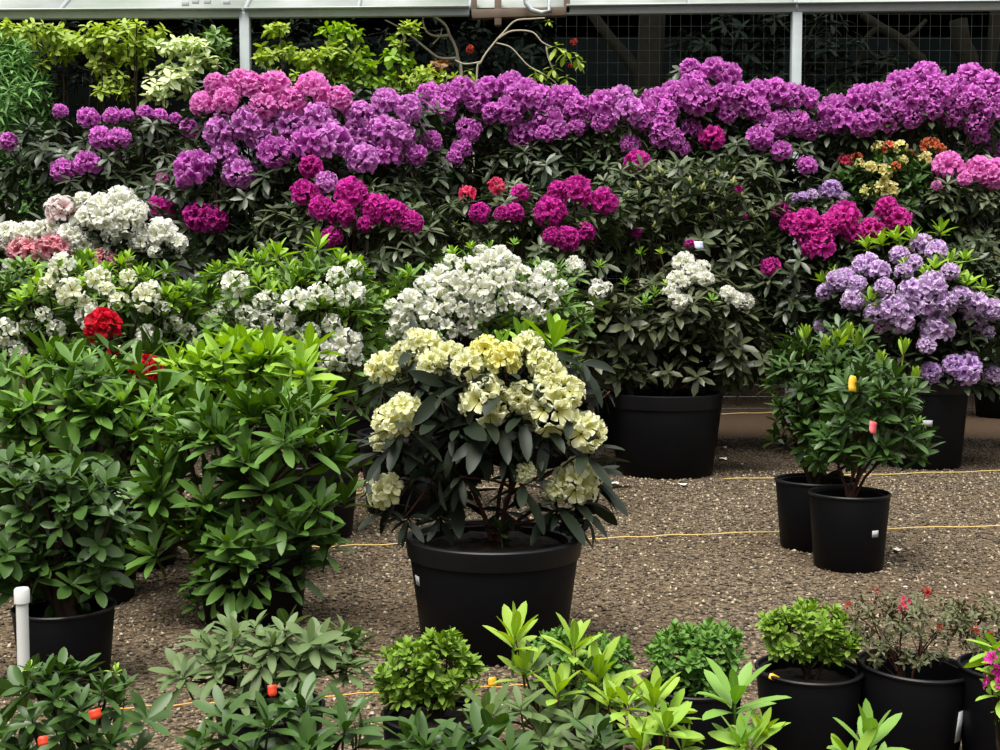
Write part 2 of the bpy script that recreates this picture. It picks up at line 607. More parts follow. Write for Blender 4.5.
SHOOT = {}
SHOOTS = {
    'lime': style(1.0, 0.30, 11, 12, 78, L_NEW, nu=5, curl=0.10, fold=0.35, stack=0.35),
    'limewide': style(1.0, 0.33, 10, 12, 82, L_LIME, nu=5, curl=0.12, fold=0.3, stack=0.3),
    'green': style(1.0, 0.27, 10, 15, 80, L_NEWG, nu=5, curl=0.10, fold=0.35, stack=0.3),
    'gloss': style(1.0, 0.27, 11, 15, 88, L_GLOSS, nu=5, curl=0.14, fold=0.35, stack=0.25),
    'olive': style(1.0, 0.30, 10, 40, 105, L_OLIVE, nu=5, curl=0.18, fold=0.3, stack=0.2),
    'dark': style(1.0, 0.30, 10, 30, 95, L_GREYG, nu=5, curl=0.15, fold=0.3, stack=0.2),
    'mid': style(1.0, 0.30, 10, 25, 92, L_MID, nu=5, curl=0.14, fold=0.3, stack=0.2),
    'sheaf': style(1.0, 0.26, 9, 6, 30, L_NEW, nu=5, curl=-0.06, fold=0.35, stack=0.3),
    'black': style(1.0, 0.27, 9, 60, 120, L_CREAM, nu=5, curl=0.22, fold=0.3, stack=0.2, droop=0.25),
    'sun': style(1.0, 0.42, 6, 60, 130, L_SUN, nu=5, curl=0.25, fold=0.25, stack=0.4, droop=0.2),
    'box': style(1.0, 0.48, 10, 20, 80, L_BOX, nu=4, curl=0.10, fold=0.3, stack=0.3),
}


def shoot_mesh(kind, var):
    key = (kind, var)
    if key in SHOOT:
        return SHOOT[key]
    st = SHOOTS[kind]
    rng = np.random.default_rng(7 + var * 13 + len(kind))
    V, Q, A = whorl_leaves(np.array([[0, 0, 0.0]]), np.array([[0, 0, 1.0]]), st, rng)
    tv, tq = tubes([(np.array([(0, 0, -0.9), (0.01, 0, -0.4), (0, 0, 0.08)]), np.array([0.035, 0.032, 0.02]))], 6)
    nv = len(V)
    ta = np.zeros((len(tv), 3))
    ta[:, 0] = 0.3
    ta[:, 2] = 1.0
    me = new_mesh('shoot_' + kind, np.concatenate([V, tv]), [np.concatenate([Q, tq[0] + nv]), tq[1] + nv], st['mat'], np.concatenate([A, ta]))
    SHOOT[key] = me
    return me


def orient(axis, spin):
    z = unit(axis)
    ref = np.array((math.cos(spin), math.sin(spin), 0.13))
    x = unit(np.cross(ref, z))
    y = np.cross(z, x)
    return Matrix(((x[0], y[0], z[0]), (x[1], y[1], z[1]), (x[2], y[2], z[2])))


def place(name, me, parent, pos, axis, size, spin):
    o = link(name, me, parent)
    m = orient(axis, spin).to_4x4()
    o.matrix_local = Matrix.Translation(Vector(np.asarray(pos, float) - np.asarray(parent.location))) @ m @ Matrix.Scale(size, 4)
    return o


# ------------------------------------------------------------------ pots


def make_pot(root, R, H, lip='roll', taper=0.86, soil=0.86, sticker=None, tilt=(0, 0)):
    """nursery pot at the thing's base; children pot (> rim, sticker) and soil"""
    t = max(0.004, 0.018 * R / 0.15)
    b = R * taper
    prof = [(0.001, 0.0), (b * 0.96, 0.0), (b, H * 0.03), (b + (R - b) * 0.97, H * 0.94), (R * 0.985, H * 0.955),
            (R * 0.985 - t, H * 0.955), (b + (R - b) * 0.6 - t, H * 0.5), (b - t, H * 0.06), (0.001, H * 0.05)]
    V, Q = lathe(prof, 48)
    me = new_mesh('pot', V, Q, M_POT)
    me.set_sharp_from_angle(angle=math.radians(35))
    pot = link('pot', me, root)
    pot.rotation_euler = (tilt[0], tilt[1], 0)
    if lip == 'band':
        h = H * 0.17
        prof = [(R * 0.965, H - h), (R * 1.005, H - h), (R * 1.03, H - h * 0.2), (R * 1.03, H - 0.004), (R * 1.015, H),
                (R * 0.955, H), (R * 0.945, H - 0.004), (R * 0.94, H - h * 0.9)]
    else:
        h = max(0.010, 0.045 * H)
        prof = [(R * 0.97, H - h), (R * 1.0, H - h), (R * 1.025, H - h * 0.7), (R * 1.03, H - h * 0.3), (R * 1.01, H),
                (R * 0.965, H), (R * 0.95, H - h * 0.4), (R * 0.95, H - h)]
    prof.append(prof[0])
    V, Q = lathe(prof, 56)
    me = new_mesh('rim', V, Q, M_RIM)
    me.set_sharp_from_angle(angle=math.radians(40))
    link('rim', me, pot)
    # soil: bumpy bark disc
    rng = np.random.default_rng(int(R * 1e4))
    rr = (b + (R - b) * soil - t) * 0.995
    rings = [(rr * k / 8.0 + 0.001) for k in range(9)]
    V, Q = lathe([(r, 0) for r in rings], 36)
    V[:, 2] += H * soil + 0.02 * R * rng.normal(size=len(V)) + 0.06 * R * (1 - np.hypot(V[:, 0], V[:, 1]) / rr)
    so = link('soil', new_mesh('soil', V, Q, M_SOIL), root)
    so.rotation_euler = pot.rotation_euler
    if sticker:
        for (ang, zf, w, h) in (sticker if isinstance(sticker, list) else [sticker]):
            a = math.radians(ang)
            n = 5
            lo = (zf * H - h / 2, zf * H + h / 2)
            V, Qs = [], []
            rad = lambda z: b + (R - b) * (z / H) + 0.0022
            for k in range(n):
                da = a + (k / (n - 1) - 0.5) * w / R
                for z in lo:
                    for off in (0, -0.0012):
                        V.append((math.cos(da) * (rad(z) + off), math.sin(da) * (rad(z) + off), z))
            for k in range(n - 1):
                i, j = 4 * k, 4 * k + 4
                Qs += [(i, j, j + 2, i + 2), (i + 1, i + 3, j + 3, j + 1), (i, i + 1, j + 1, j), (i + 2, j + 2, j + 3, i + 3)]
            Qs += [(0, 2, 3, 1), (4 * n - 4, 4 * n - 3, 4 * n - 1, 4 * n - 2)]
            s = link('price_sticker', new_mesh('price_sticker', np.array(V), np.array(Qs), M_STICK, smooth=False), pot)
            s['label'] = 'small white sticker'
    return pot


# ------------------------------------------------------------------ plants


def ellipsoids(lobes, D):
    out = []
    for lb in lobes:
        px, py, rx, ry = lb[:4]
        dd = lb[4] if len(lb) > 4 else 0.0
        d = D + dd
        c = at(px, py, d)
        sx = rx * d / F
        sz = ry * d / F
        sy = lb[5] if len(lb) > 5 else max(0.6 * sx, min(sx, 1.1 * sz))
        out.append((c, np.array((sx, sy, sz))))
    return out


def hit(px, py, ell):
    r = unit(ray(px, py))
    best = None
    for c, s in ell:
        o = (EYEV - c) / s
        d = r / s
        A = d @ d
        B = o @ d
        C = o @ o - 1
        disc = B * B - A * C
        if disc > 0:
            t = (-B - math.sqrt(disc)) / A
            if t > 0 and (best is None or t < best[0]):
                p = EYEV + r * t
                best = (t, p, unit((p - c) / s ** 2))
    if best is None:
        bd = None
        for c, s in ell:
            t = (c - EYEV) @ r
            p = EYEV + r * t
            q = (p - c) / s
            m = q @ q
            if bd is None or m < bd[0]:
                bd = (m, p, unit((p - c) / s ** 2))
        return bd[1], bd[2]
    return best[1], best[2]


def crown_points(ell, st, dens, rng, low=-0.75, inner=0.35):
    O, NR = [], []
    foot = (1.25 * st['L']) ** 2
    for i, (c, s) in enumerate(ell):
        p = 1.6
        area = 4 * math.pi * (((s[0] * s[1]) ** p + (s[0] * s[2]) ** p + (s[1] * s[2]) ** p) / 3) ** (1 / p)
        n = int(dens * area / foot)
        d = unit(rng.normal(size=(int(n * 1.5) + 8, 3)))
        d = d[d[:, 2] > low][:n]
        m = len(d)
        r = np.where(rng.uniform(size=m) < inner, rng.uniform(0.45, 0.85, m), rng.uniform(0.84, 1.04, m))
        P = c + d * s * r[:, None]
        keep = np.ones(m, bool)
        for j, (c2, s2) in enumerate(ell):
            if j != i:
                q = (P - c2) / s2
                keep &= (q * q).sum(1) > 0.55
        O.append(P[keep])
        NR.append(unit(d / s)[keep])
    return np.concatenate(O), np.concatenate(NR)


def bez(p0, p1, p2, p3, n):
    tt = np.linspace(0, 1, n)[:, None]
    return (1 - tt) ** 3 * p0 + 3 * (1 - tt) ** 2 * tt * p1 + 3 * (1 - tt) * tt ** 2 * p2 + tt ** 3 * p3


def stems(base, targets, r0, rng, forks=5, seg=6):
    """a few main stems from the pot, forking into a branch for every target"""
    T = np.array(targets)
    k = min(forks, len(T))
    C = T[rng.permutation(len(T))[:k]].copy()
    for _ in range(6):
        g = np.linalg.norm(T[:, None] - C[None], axis=2).argmin(1)
        for q in range(k):
            if (g == q).any():
                C[q] = T[g == q].mean(0)
    g = np.linalg.norm(T[:, None] - C[None], axis=2).argmin(1)
    paths = []
    for q in range(k):
        m = T[g == q]
        if not len(m):
            continue
        b = base + np.array((rng.normal(0, r0 * 1.0), rng.normal(0, r0 * 1.0), -0.01))
        v = C[q] - b
        end = b + v * 0.62
        ln = np.linalg.norm(v)
        P = bez(b, b + v * 0.15 + np.array((0, 0, 0.12 * ln)), b + v * 0.42 + np.array((0, 0, 0.10 * ln)) + rng.normal(0, 0.03, 3) * ln, end, 9)
        P += rng.normal(0, 0.006, P.shape) * ln * np.sin(np.linspace(0, 1, 9) * np.pi)[:, None]
        paths.append((P, np.linspace(r0 * 1.5, r0 * 0.95, 9) * rng.uniform(0.8, 1.1)))
        for t in m:
            s = P[int(rng.integers(5, 9))]
            w = t - s
            l2 = np.linalg.norm(w)
            B = bez(s, s + w * 0.3 + v / ln * l2 * 0.12, s + w * 0.7 + rng.normal(0, 0.05, 3) * l2 - np.array((0, 0, 0.08 * l2)), t, 7)
            paths.append((B, np.linspace(r0 * 0.75, r0 * 0.35, 7)))
    return tubes(paths, seg)


SEED = [0]


def plant(name, label, D, px, lobes, st, dens=1.0, cat='plant', group=None, pot=None, tr=(), kind='purple', nf=15,
          shoots=(), shoot_kind='green', auto_shoots=0, auto_size=0.07, seed=None, low=-0.75, nst=10, r0=None, bark=None,
          inner=0.35, upmix=0.6, base_z=None, tags=(), zaxis=0.75, base_py=None, collar=True, foliage='foliage', tr_scale=1.0, clear=0.12, out=0.25, forks=5):
    SEED[0] += 1
    rng = np.random.default_rng(seed if seed is not None else 1000 + SEED[0])
    g = at(px, 300, D)
    base = np.array((g[0], D, 0.0))
    root = thing(name, label, cat, base, group)
    if pot:
        make_pot(root, **pot)
        bz = pot['H'] * pot.get('soil', 0.86)
    else:
        bz = 0.0
    ell = ellipsoids(lobes, D)
    loc = np.array(root.location)
    # trusses first, so that the leaves make room
    tpos, trad = [], []
    for i, q in enumerate(tr):
        k = q[3] if len(q) > 3 else kind
        p, nr = hit(q[0], q[1], ell)
        ax = unit(0.5 * nr + np.array((0, 0, zaxis)) + rng.normal(0, 0.18, 3))
        R = 0.5 * q[2] * tr_scale * p[1] / F
        p = p + nr * R * out - ax * R * 0.38
        if k == 'bud':
            place('flower_bud', bud_mesh(i % 3), root, p, ax, R * 1.3, rng.uniform(0, 6.28))
        else:
            nn = q[4] if len(q) > 4 else nf
            o = place('flower_truss', truss_mesh(k, int(rng.integers(0, 4)), nn), root, p, ax, R * 1.22, rng.uniform(0, 6.28))
            if k != kind:
                o['label'] = {'hotpink': 'hot pink', 'paleyellow': 'pale yellow', 'orchid': 'pinkish purple', 'brick': 'brick red'}.get(k, k) + ' flower cluster'
        tpos.append(p)
        trad.append(R)
    spos = []
    for i, q in enumerate(shoots):
        k = q[3] if len(q) > 3 else shoot_kind
        p, nr = hit(q[0], q[1], ell)
        if len(q) > 4:
            ax = unit(np.asarray(q[4], float))
        else:
            ax = unit(0.45 * nr + np.array((0, 0, 0.9)) + rng.normal(0, 0.1, 3))
        size = 0.5 * q[2] * p[1] / F
        # q marks the middle of the whorl: set its foot a little lower
        place('leaf_shoot', shoot_mesh(k, int(rng.integers(0, 4))), root, p - ax * size * 0.25, ax, size, rng.uniform(0, 6.28))
        spos.append(p)
    O, NR = crown_points(ell, st, dens, rng, low, inner)
    AX = unit((1 - upmix) * NR + upmix * np.array((0, 0, 1.0)) + rng.normal(0, 0.22, O.shape))
    if tpos:
        tp = np.array(tpos)
        rd = np.array(trad)
        dd = np.linalg.norm(O[:, None] - (tp + np.array((0, -0.3, 0.1)) * rd[:, None])[None], axis=2)
        keep = (dd > (rd * 1.05 + clear * st['L'])[None]).all(1)
        O, AX = O[keep], AX[keep]
    if auto_shoots:
        up = np.where((AX[:, 2] > 0.6) & (O[:, 2] > np.median(O[:, 2])))[0]
        for i in rng.permutation(up)[:auto_shoots]:
            place('leaf_shoot', shoot_mesh(shoot_kind, int(rng.integers(0, 4))), root, O[i] + AX[i] * auto_size * 0.3, unit(AX[i] + np.array((0, 0, 0.7))),
                  auto_size * rng.uniform(0.75, 1.2), rng.uniform(0, 6.28))
    if collar and tpos:
        cs = np.array([p - np.array((0, -0.1, 0.6)) * r for p, r in zip(tpos, trad)])
        O = np.concatenate([O, cs])
        AX = np.concatenate([AX, unit(np.tile([0, -0.1, 1.0], (len(cs), 1)) + rng.normal(0, 0.15, cs.shape))])
    V, Q, A = whorl_leaves(O, AX, st, rng, rng.uniform(0.8, 1.2, len(O)))
    V[:, 2] = np.maximum(V[:, 2], 0.012)
    link(foliage, new_mesh(foliage, V - loc, Q, st['mat'], A), root)
    # branches
    allp = [O[i] for i in rng.permutation(len(O))[:nst]] + [s - np.array((0, 0, 0.02)) for s in spos] + [p for p in tpos[:30]]
    if allp:
        rr = r0 if r0 else 0.012
        V, Q = stems(base + np.array((0, 0, bz)), allp, rr, rng, forks)
        link('branches', new_mesh('branches', V - loc, Q, bark or M_BARK), root)
    for (tx, ty, w, h, mat, lab) in tags:
        p, nr = hit(tx, ty, ell)
        s = p[1] / F
        R_ = np.array(orient((0.35, -1.0, 0.35), 0.4 + tx))
        wd, hg = w * s / 2, h * s / 2
        bend = [(-1, 0.08), (-0.45, 0.0), (0.1, -0.03), (0.6, 0.06), (1, 0.18)]
        V = [(u * wd, v * hg * (1 - 0.35 * (u > 0.8)), b * wd * 0.8 + dz) for u, b in bend for v in (-1, 1) for dz in (-0.0004, 0.0004)]
        V = np.array(V) * 0.8 @ R_.T + p + nr * 0.03 + np.array((0, -0.05, 0)) - loc
        Q = []
        for k in range(4):
            c0, c1 = 4 * k, 4 * k + 4
            Q += [(c0 + 1, c1 + 1, c1 + 3, c0 + 3), (c0, c0 + 2, c1 + 2, c1), (c0, c1, c1 + 1, c0 + 1), (c0 + 2, c0 + 3, c1 + 3, c1 + 2)]
        Q += [(0, 1, 3, 2), (16, 18, 19, 17)]
        Q = np.array(Q)
        o = link('plant_tag', new_mesh('plant_tag', V, Q, mat, smooth=False), root)
        o['label'] = lab
    return root, ell


# ================================================================== the setting
def gravel_material():
    m, n, l = base_mat('gravel_ground')
    out = n.new('ShaderNodeOutputMaterial')
    p = n.new('ShaderNodeBsdfPrincipled')
    tc = n.new('ShaderNodeTexCoord')
    v = n.new('ShaderNodeTexVoronoi')
    v.inputs['Scale'].default_value = 95
    l.new(tc.outputs['Object'], v.inputs['Vector'])
    sep = n.new('ShaderNodeSeparateColor')
    l.new(v.outputs['Color'], sep.inputs[0])
    rp = n.new('ShaderNodeValToRGB')
    el = rp.color_ramp.elements
    el[0].color = S(48, 41, 33)
    el[1].color = S(146, 132, 111)
    k = el.new(0.45)
    k.color = S(91, 78, 62)
    k = el.new(0.8)
    k.color = S(110, 96, 78)
    l.new(sep.outputs[0], rp.inputs[0])
    big = n.new('ShaderNodeTexNoise')
    big.inputs['Scale'].default_value = 1.6
    big.inputs['Detail'].default_value = 6
    big.inputs['Roughness'].default_value = 0.65
    l.new(tc.outputs['Object'], big.inputs['Vector'])
    r2 = n.new('ShaderNodeValToRGB')
    r2.color_ramp.elements[0].position = 0.42
    r2.color_ramp.elements[0].color = (0, 0, 0, 1)
    r2.color_ramp.elements[1].position = 0.66
    r2.color_ramp.elements[1].color = (1, 1, 1, 1)
    l.new(big.outputs['Fac'], r2.inputs[0])
    mx = n.new('ShaderNodeMix')
    mx.data_type = 'RGBA'
    mx.inputs[7].default_value = S(88, 70, 50)
    ml = n.new('ShaderNodeMath')
    ml.operation = 'MULTIPLY'
    ml.inputs[1].default_value = 0.6
    l.new(r2.outputs[0], ml.inputs[0])
    l.new(ml.outputs[0], mx.inputs[0])
    l.new(rp.outputs[0], mx.inputs[6])
    l.new(mx.outputs[2], p.inputs['Base Color'])
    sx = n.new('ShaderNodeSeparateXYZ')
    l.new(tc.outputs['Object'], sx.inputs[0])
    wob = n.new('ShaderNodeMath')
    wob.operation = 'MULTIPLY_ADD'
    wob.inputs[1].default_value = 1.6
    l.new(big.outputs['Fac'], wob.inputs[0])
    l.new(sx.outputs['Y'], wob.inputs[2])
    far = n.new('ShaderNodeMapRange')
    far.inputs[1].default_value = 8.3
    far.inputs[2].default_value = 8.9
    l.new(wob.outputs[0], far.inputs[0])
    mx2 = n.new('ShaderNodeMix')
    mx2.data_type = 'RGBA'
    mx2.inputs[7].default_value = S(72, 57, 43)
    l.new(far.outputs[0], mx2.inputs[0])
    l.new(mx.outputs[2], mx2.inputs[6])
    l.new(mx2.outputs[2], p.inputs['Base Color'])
    b = n.new('ShaderNodeBump')
    b.inputs['Strength'].default_value = 0.9
    b.inputs['Distance'].default_value = 0.012
    inv = n.new('ShaderNodeMath')
    inv.operation = 'SUBTRACT'
    inv.inputs[0].default_value = 1.0
    l.new(v.outputs['Distance'], inv.inputs[1])
    l.new(inv.outputs[0], b.inputs['Height'])
    l.new(b.outputs[0], p.inputs['Normal'])
    p.inputs['Roughness'].default_value = 0.95
    p.inputs['Specular IOR Level'].default_value = 0.15
    l.new(p.outputs[0], out.inputs[0])
    return m


V = np.array([(-22, -6, 0), (22, -6, 0), (22, 34, 0), (-22, 34, 0)], float)
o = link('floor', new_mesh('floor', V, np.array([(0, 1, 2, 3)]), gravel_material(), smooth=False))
tag(o, 'brown gravel ground of the nursery yard', 'ground', None, 'structure')

# loose stones lying on it
rng = np.random.default_rng(5)
nst = 85000
yy = np.sqrt(rng.uniform(2.2 ** 2, 9.6 ** 2, nst))
xx = rng.uniform(-1, 1, nst) * (0.44 * yy + 0.5)
sz = rng.uniform(0.0035, 0.0085, nst) * (1 + 0.05 * yy)
oct_ = np.array([(1, 0, 0), (-1, 0, 0), (0, 1, 0), (0, -1, 0), (0, 0, 0.7), (0, 0, -0.5)], float)
of = np.array([(0, 2, 4), (2, 1, 4), (1, 3, 4), (3, 0, 4), (2, 0, 5), (1, 2, 5), (3, 1, 5), (0, 3, 5)])
sc = rng.uniform(0.6, 1.4, (nst, 1, 3)) * sz[:, None, None]
a = rng.uniform(0, 6.28, nst)
ca, sa = np.cos(a), np.sin(a)
P = oct_[None] * sc + rng.normal(0, 0.25, (nst, 6, 3)) * sz[:, None, None]
P = np.stack([P[..., 0] * ca[:, None] - P[..., 1] * sa[:, None], P[..., 0] * sa[:, None] + P[..., 1] * ca[:, None], P[..., 2]], axis=-1)
P += np.stack([xx, yy, sz * 0.25], axis=-1)[:, None]
A = np.zeros((nst, 6, 3))
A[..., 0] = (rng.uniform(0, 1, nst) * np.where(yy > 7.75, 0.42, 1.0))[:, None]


def stone_mat():
    m, n, l = base_mat('loose_stones')
    out = n.new('ShaderNodeOutputMaterial')
    p = n.new('ShaderNodeBsdfPrincipled')
    t = n.new('ShaderNodeAttribute')
    t.attribute_name = 'leaf'
    sp = n.new('ShaderNodeSeparateColor')
    l.new(t.outputs['Color'], sp.inputs[0])
    rp = n.new('ShaderNodeValToRGB')
    el = rp.color_ramp.elements
    el[0].color = S(48, 41, 33)
    el[1].color = S(182, 167, 143)
    k = el.new(0.5)
    k.color = S(94, 81, 64)
    k = el.new(0.85)
    k.color = S(121, 107, 87)
    l.new(sp.outputs[0], rp.inputs[0])
    l.new(rp.outputs[0], p.inputs['Base Color'])
    p.inputs['Roughness'].default_value = 0.9
    l.new(p.outputs[0], out.inputs[0])
    return m


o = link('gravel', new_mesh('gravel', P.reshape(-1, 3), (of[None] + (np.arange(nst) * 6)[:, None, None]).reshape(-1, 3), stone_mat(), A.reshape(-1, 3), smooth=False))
tag(o, 'loose pale and brown gravel stones strewn over the ground', 'gravel', None, 'stuff')

# added black backdrop behind everything, standing in for deep shade
V, Q = boxes([((0, 17.2, 3.0), (12, 0.02, 3.0), None)])
o = link('shade_backdrop', new_mesh('shade_backdrop', V, Q, M_BLACK_SHEET, smooth=False))
tag(o, 'added black backdrop standing in for the deep shade at the back', 'wall', None, 'structure')

# ------------------------------------------------------------------ greenhouse: posts, eave beam, panes
def glazing():
    m, n, l = base_mat('cloudy_poly_glazing')
    out = n.new('ShaderNodeOutputMaterial')
    p = n.new('ShaderNodeBsdfPrincipled')
    tc = n.new('ShaderNodeTexCoord')
    nz = n.new('ShaderNodeTexNoise')
    nz.inputs['Scale'].default_value = 2.2
    nz.inputs['Detail'].default_value = 6
    l.new(tc.outputs['Object'], nz.inputs['Vector'])
    mx = n.new('ShaderNodeMix')
    mx.data_type = 'RGBA'
    mx.inputs[6].default_value = S(204, 216, 204)
    mx.inputs[7].default_value = S(240, 244, 244)
    mr = n.new('ShaderNodeMapRange')
    mr.inputs[1].default_value = 0.35
    mr.inputs[2].default_value = 0.6
    l.new(nz.outputs['Fac'], mr.inputs[0])
    l.new(mr.outputs[0], mx.inputs[0])
    l.new(mx.outputs[2], p.inputs['Base Color'])
    p.inputs['Roughness'].default_value = 0.25
    t = n.new('ShaderNodeBsdfTranslucent')
    t.inputs[0].default_value = S(236, 240, 236)
    ms = n.new('ShaderNodeMixShader')
    ms.inputs[0].default_value = 0.5
    l.new(p.outputs[0], ms.inputs[1])
    l.new(t.outputs[0], ms.inputs[2])
    l.new(ms.outputs[0], out.inputs[0])
    return m


GLAZE = glazing()
root = thing('greenhouse', 'steel post greenhouse eave with cloudy white panes above the flower rows', 'greenhouse', (0, 10.6, 0))
loc = np.array(root.location)


def gpart(name, lst, mat, lab=None, bv=0.004, parent=root):
    V, Q = boxes(lst)
    o = link(name, new_mesh(name, V - loc, Q, mat, smooth=False), parent)
    if lab:
        o['label'] = lab
    if bv:
        bevel(o, bv)
    return o


GD = 10.6
for px in (245, 796.5, -310, 1350):
    c = at(px, 13, GD)
    gpart('post', [((c[0], GD, c[2] / 2), (0.042, 0.042, c[2] / 2), None)], M_GALV)
# eave beams, one length between each pair of posts
xs = [-310, 245, 470, 566, 796.5, 1350]
ye = [17.5, 14.5, 12.5, 11.5, 9.0, 3.5]
for i in range(len(xs) - 1):
    if i == 2:
        continue
    p, q = at(xs[i], ye[i], GD), at(xs[i + 1], ye[i + 1], GD)
    q = p + (q - p) * 0.997
    gpart('eave_beam', [beam(p, q, 0.06, 0.062)], M_GALV)
    # lit top flange
    gpart('drip_flange', [beam(p + (0, -0.05, 0.036), q + (0, -0.05, 0.036), 0.07, 0.012)], M_GALV, bv=0)
# panes rise backwards from the eave
sl = math.radians(33)
edge = [-310, -120, 60, 245, 358, 470, 566, 690, 796.5, 980, 1165, 1350]
for i in range(len(edge) - 1):
    yA = np.interp(edge[i], xs, ye)
    yB = np.interp(edge[i + 1], xs, ye)
    p, q = at(edge[i], yA, GD) + (0, 0.02, 0.045), at(edge[i + 1], yB, GD) + (0, 0.02, 0.045)
    d = np.array((0, math.cos(sl), math.sin(sl)))
    t = unit(q - p)
    nrm = np.cross(t, d)
    mid = (p + q) / 2 + d * 1.6
    R_ = np.stack([t, d, nrm], axis=1)
    gpart('roof_pane', [(mid, (np.linalg.norm(q - p) / 2 - 0.012, 1.6, 0.004), R_)], GLAZE, bv=0)
    gpart('rafter', [beam(p + (0, 0, 0.0), p + d * 3.2, 0.03, 0.05)], M_GALV, bv=0)
# back slope of the roof down to the black backdrop
p, q = at(-310, 17, GD), at(1350, 4, GD)
d = np.array((0, math.cos(sl), math.sin(sl)))
a_, b_ = p + d * 3.2, q + d * 3.2
mid = (a_ + b_) / 2 + np.array((0, 1.55, -0.33))
gpart('roof_back', [(mid, (np.linalg.norm(q - p) / 2, 1.75, 0.01), np.array(Matrix.Rotation(-0.2, 3, 'X')))], M_BLACK_SHEET, 'dark rear roof slope', bv=0)
# wooden bracket with pipe on the middle of the eave
s = GD / F
def gp(px, py, dd=0.0):
    return at(px, py, GD + dd)
gpart('wooden_bracket', [beam(gp(472, 15), gp(566, 12), 0.08, 0.075), beam(gp(474, -6), gp(474, 17), 0.05, 0.07), beam(gp(567, -6), gp(567, 14), 0.05, 0.06),
                         beam(gp(498, -4), gp(498, 26), 0.06, 0.075)], M_WOOD, 'weathered wooden bracket')
V, Q = tubes([(np.array([gp(525, -6, -.08), gp(526, 3, -.1), gp(531, 10, -.1), gp(541, 13, -.1), gp(550, 11, -.08), gp(548, -4, -.08)]), np.full(6, 0.022))], 8)
o = link('pipe', new_mesh('pipe', V - loc, Q, M_GALV), root)
for i, (px, py) in enumerate([(187, 7.5), (197, 5.5), (209, 5.5), (228, 6)]):
    c = gp(px, py, -0.02)
    gpart('clip', [(c + (0, -0.05, 0.02), (0.03, 0.012, 0.018), None)], M_STICK, 'white plastic clip')

# ------------------------------------------------------------------ wire fence behind, right
root = thing('wire_fence', 'thin grey wire mesh fence in front of the dark trees, right', 'fence', (3.0, 11.6, 0))
loc = np.array(root.location)
FD = 11.7
lst = []
for k in range(48):
    px = 556 + k * 10.4
    p = at(px, 14, FD)
    lst.append(((p[0], FD, p[2] / 2), (0.0014, 0.0014, p[2] / 2), None))
xa, xb = at(556, 0, FD)[0], at(1046, 0, FD)[0]
zt = at(700, 14, FD)[2]
for k in range(34):
    z = zt - k * 0.115
    if z > 0:
        lst.append((((xa + xb) / 2, FD, z), ((xb - xa) / 2, 0.0014, 0.0014), None))
V, Q = boxes(lst)
link('wire_mesh', new_mesh('wire_mesh', V - loc, Q, M_WIRE, smooth=False), root)
V, Q = tubes([(np.array([(x, FD + 0.03, 0), (x, FD + 0.03, zt)]), np.full(2, 0.025)) for x in (xb,)], 8)
link('fence_post', new_mesh('fence_post', V - loc, Q, M_GALV), root)

# ------------------------------------------------------------------ strings on the ground
def string(pts, mat, label, r=0.0035):
    P = []
    for i in range(len(pts) - 1):
        a, b = ground(*pts[i]), ground(*pts[i + 1])
        for t in np.linspace(0, 1, 9)[:-1]:
            P.append(a + (b - a) * t)
    P.append(ground(*pts[-1]))
    P = np.array(P)
    P[:, 2] = 0.012 + 0.003 * np.sin(np.arange(len(P)) * 1.7)
    V, Q = tubes([(P, np.full(len(P), r * 0.7))], 6)
    c = P.mean(0)
    o = link('row_string', new_mesh('row_string', V - c, Q, mat), None, c)
    tag(o, label, 'string', 'row strings stretched over the gravel')


string([(60, 564), (300, 550), (410, 546), (586, 541.5), (690, 537), (887, 531), (1080, 526)], M_STRING, 'yellow string on the gravel passing behind the big cream flower pot', 0.0042)
string([(300, 498), (345, 496), (478, 490), (600, 485)], M_STRING, 'short stretch of yellow string seen under the cream flowers', 0.004)
string([(722, 481), (850, 477), (1000, 472.5), (1080, 470)], M_STRING, 'yellow string running right from the rear white flower pot', 0.0045)
string([(690, 416), (775, 413.5), (830, 412)], M_STRING, 'farthest yellow string, on brown ground beside the rear pot', 0.006)
string([(20, 718), (146, 711), (240, 705), (378, 697), (500, 690.5), (560, 687)], M_STRING_O, 'orange string nearest the camera, behind the little green front pot', 0.003)

# fallen white petals
rng = np.random.default_rng(3)
for i, (px, py, w) in enumerate([(723, 449.5, 10), (723, 461, 11), (683, 487, 13), (613, 486, 14), (620, 489, 8), (897, 553, 13), (742, 466, 4), (775, 487, 4), (889, 566, 5), (905, 590, 5), (722, 437, 4)]):
    g = ground(px, py)
    r = 0.5 * w * g[1] / F
    n = 10
    V = [(0, 0, 0.006)]
    for k in range(n):
        a = k * 2 * math.pi / n
        rr = r * rng.uniform(0.6, 1.05)
        V.append((math.cos(a) * rr, math.sin(a) * rr * 1.0, 0.012 + rng.uniform(0, 0.35) * r))
    for k in range(n):
        a = k * 2 * math.pi / n
        V.append((math.cos(a) * r * .5, math.sin(a) * r * .5, 0.010 + rng.uniform(0, 0.25) * r))
    Fq = [(0, 11 + k, 11 + (k + 1) % n) for k in range(n)]
    Fr = [(11 + k, 1 + k, 1 + (k + 1) % n, 11 + (k + 1) % n) for k in range(n)]
    o = link('fallen_petal', new_mesh('fallen_petal', np.array(V), [np.array(Fq), np.array(Fr)], M_PETALW), None, g)
    tag(o, 'crumpled white fallen petal lying on the gravel', 'petal', 'fallen white petals on the gravel')

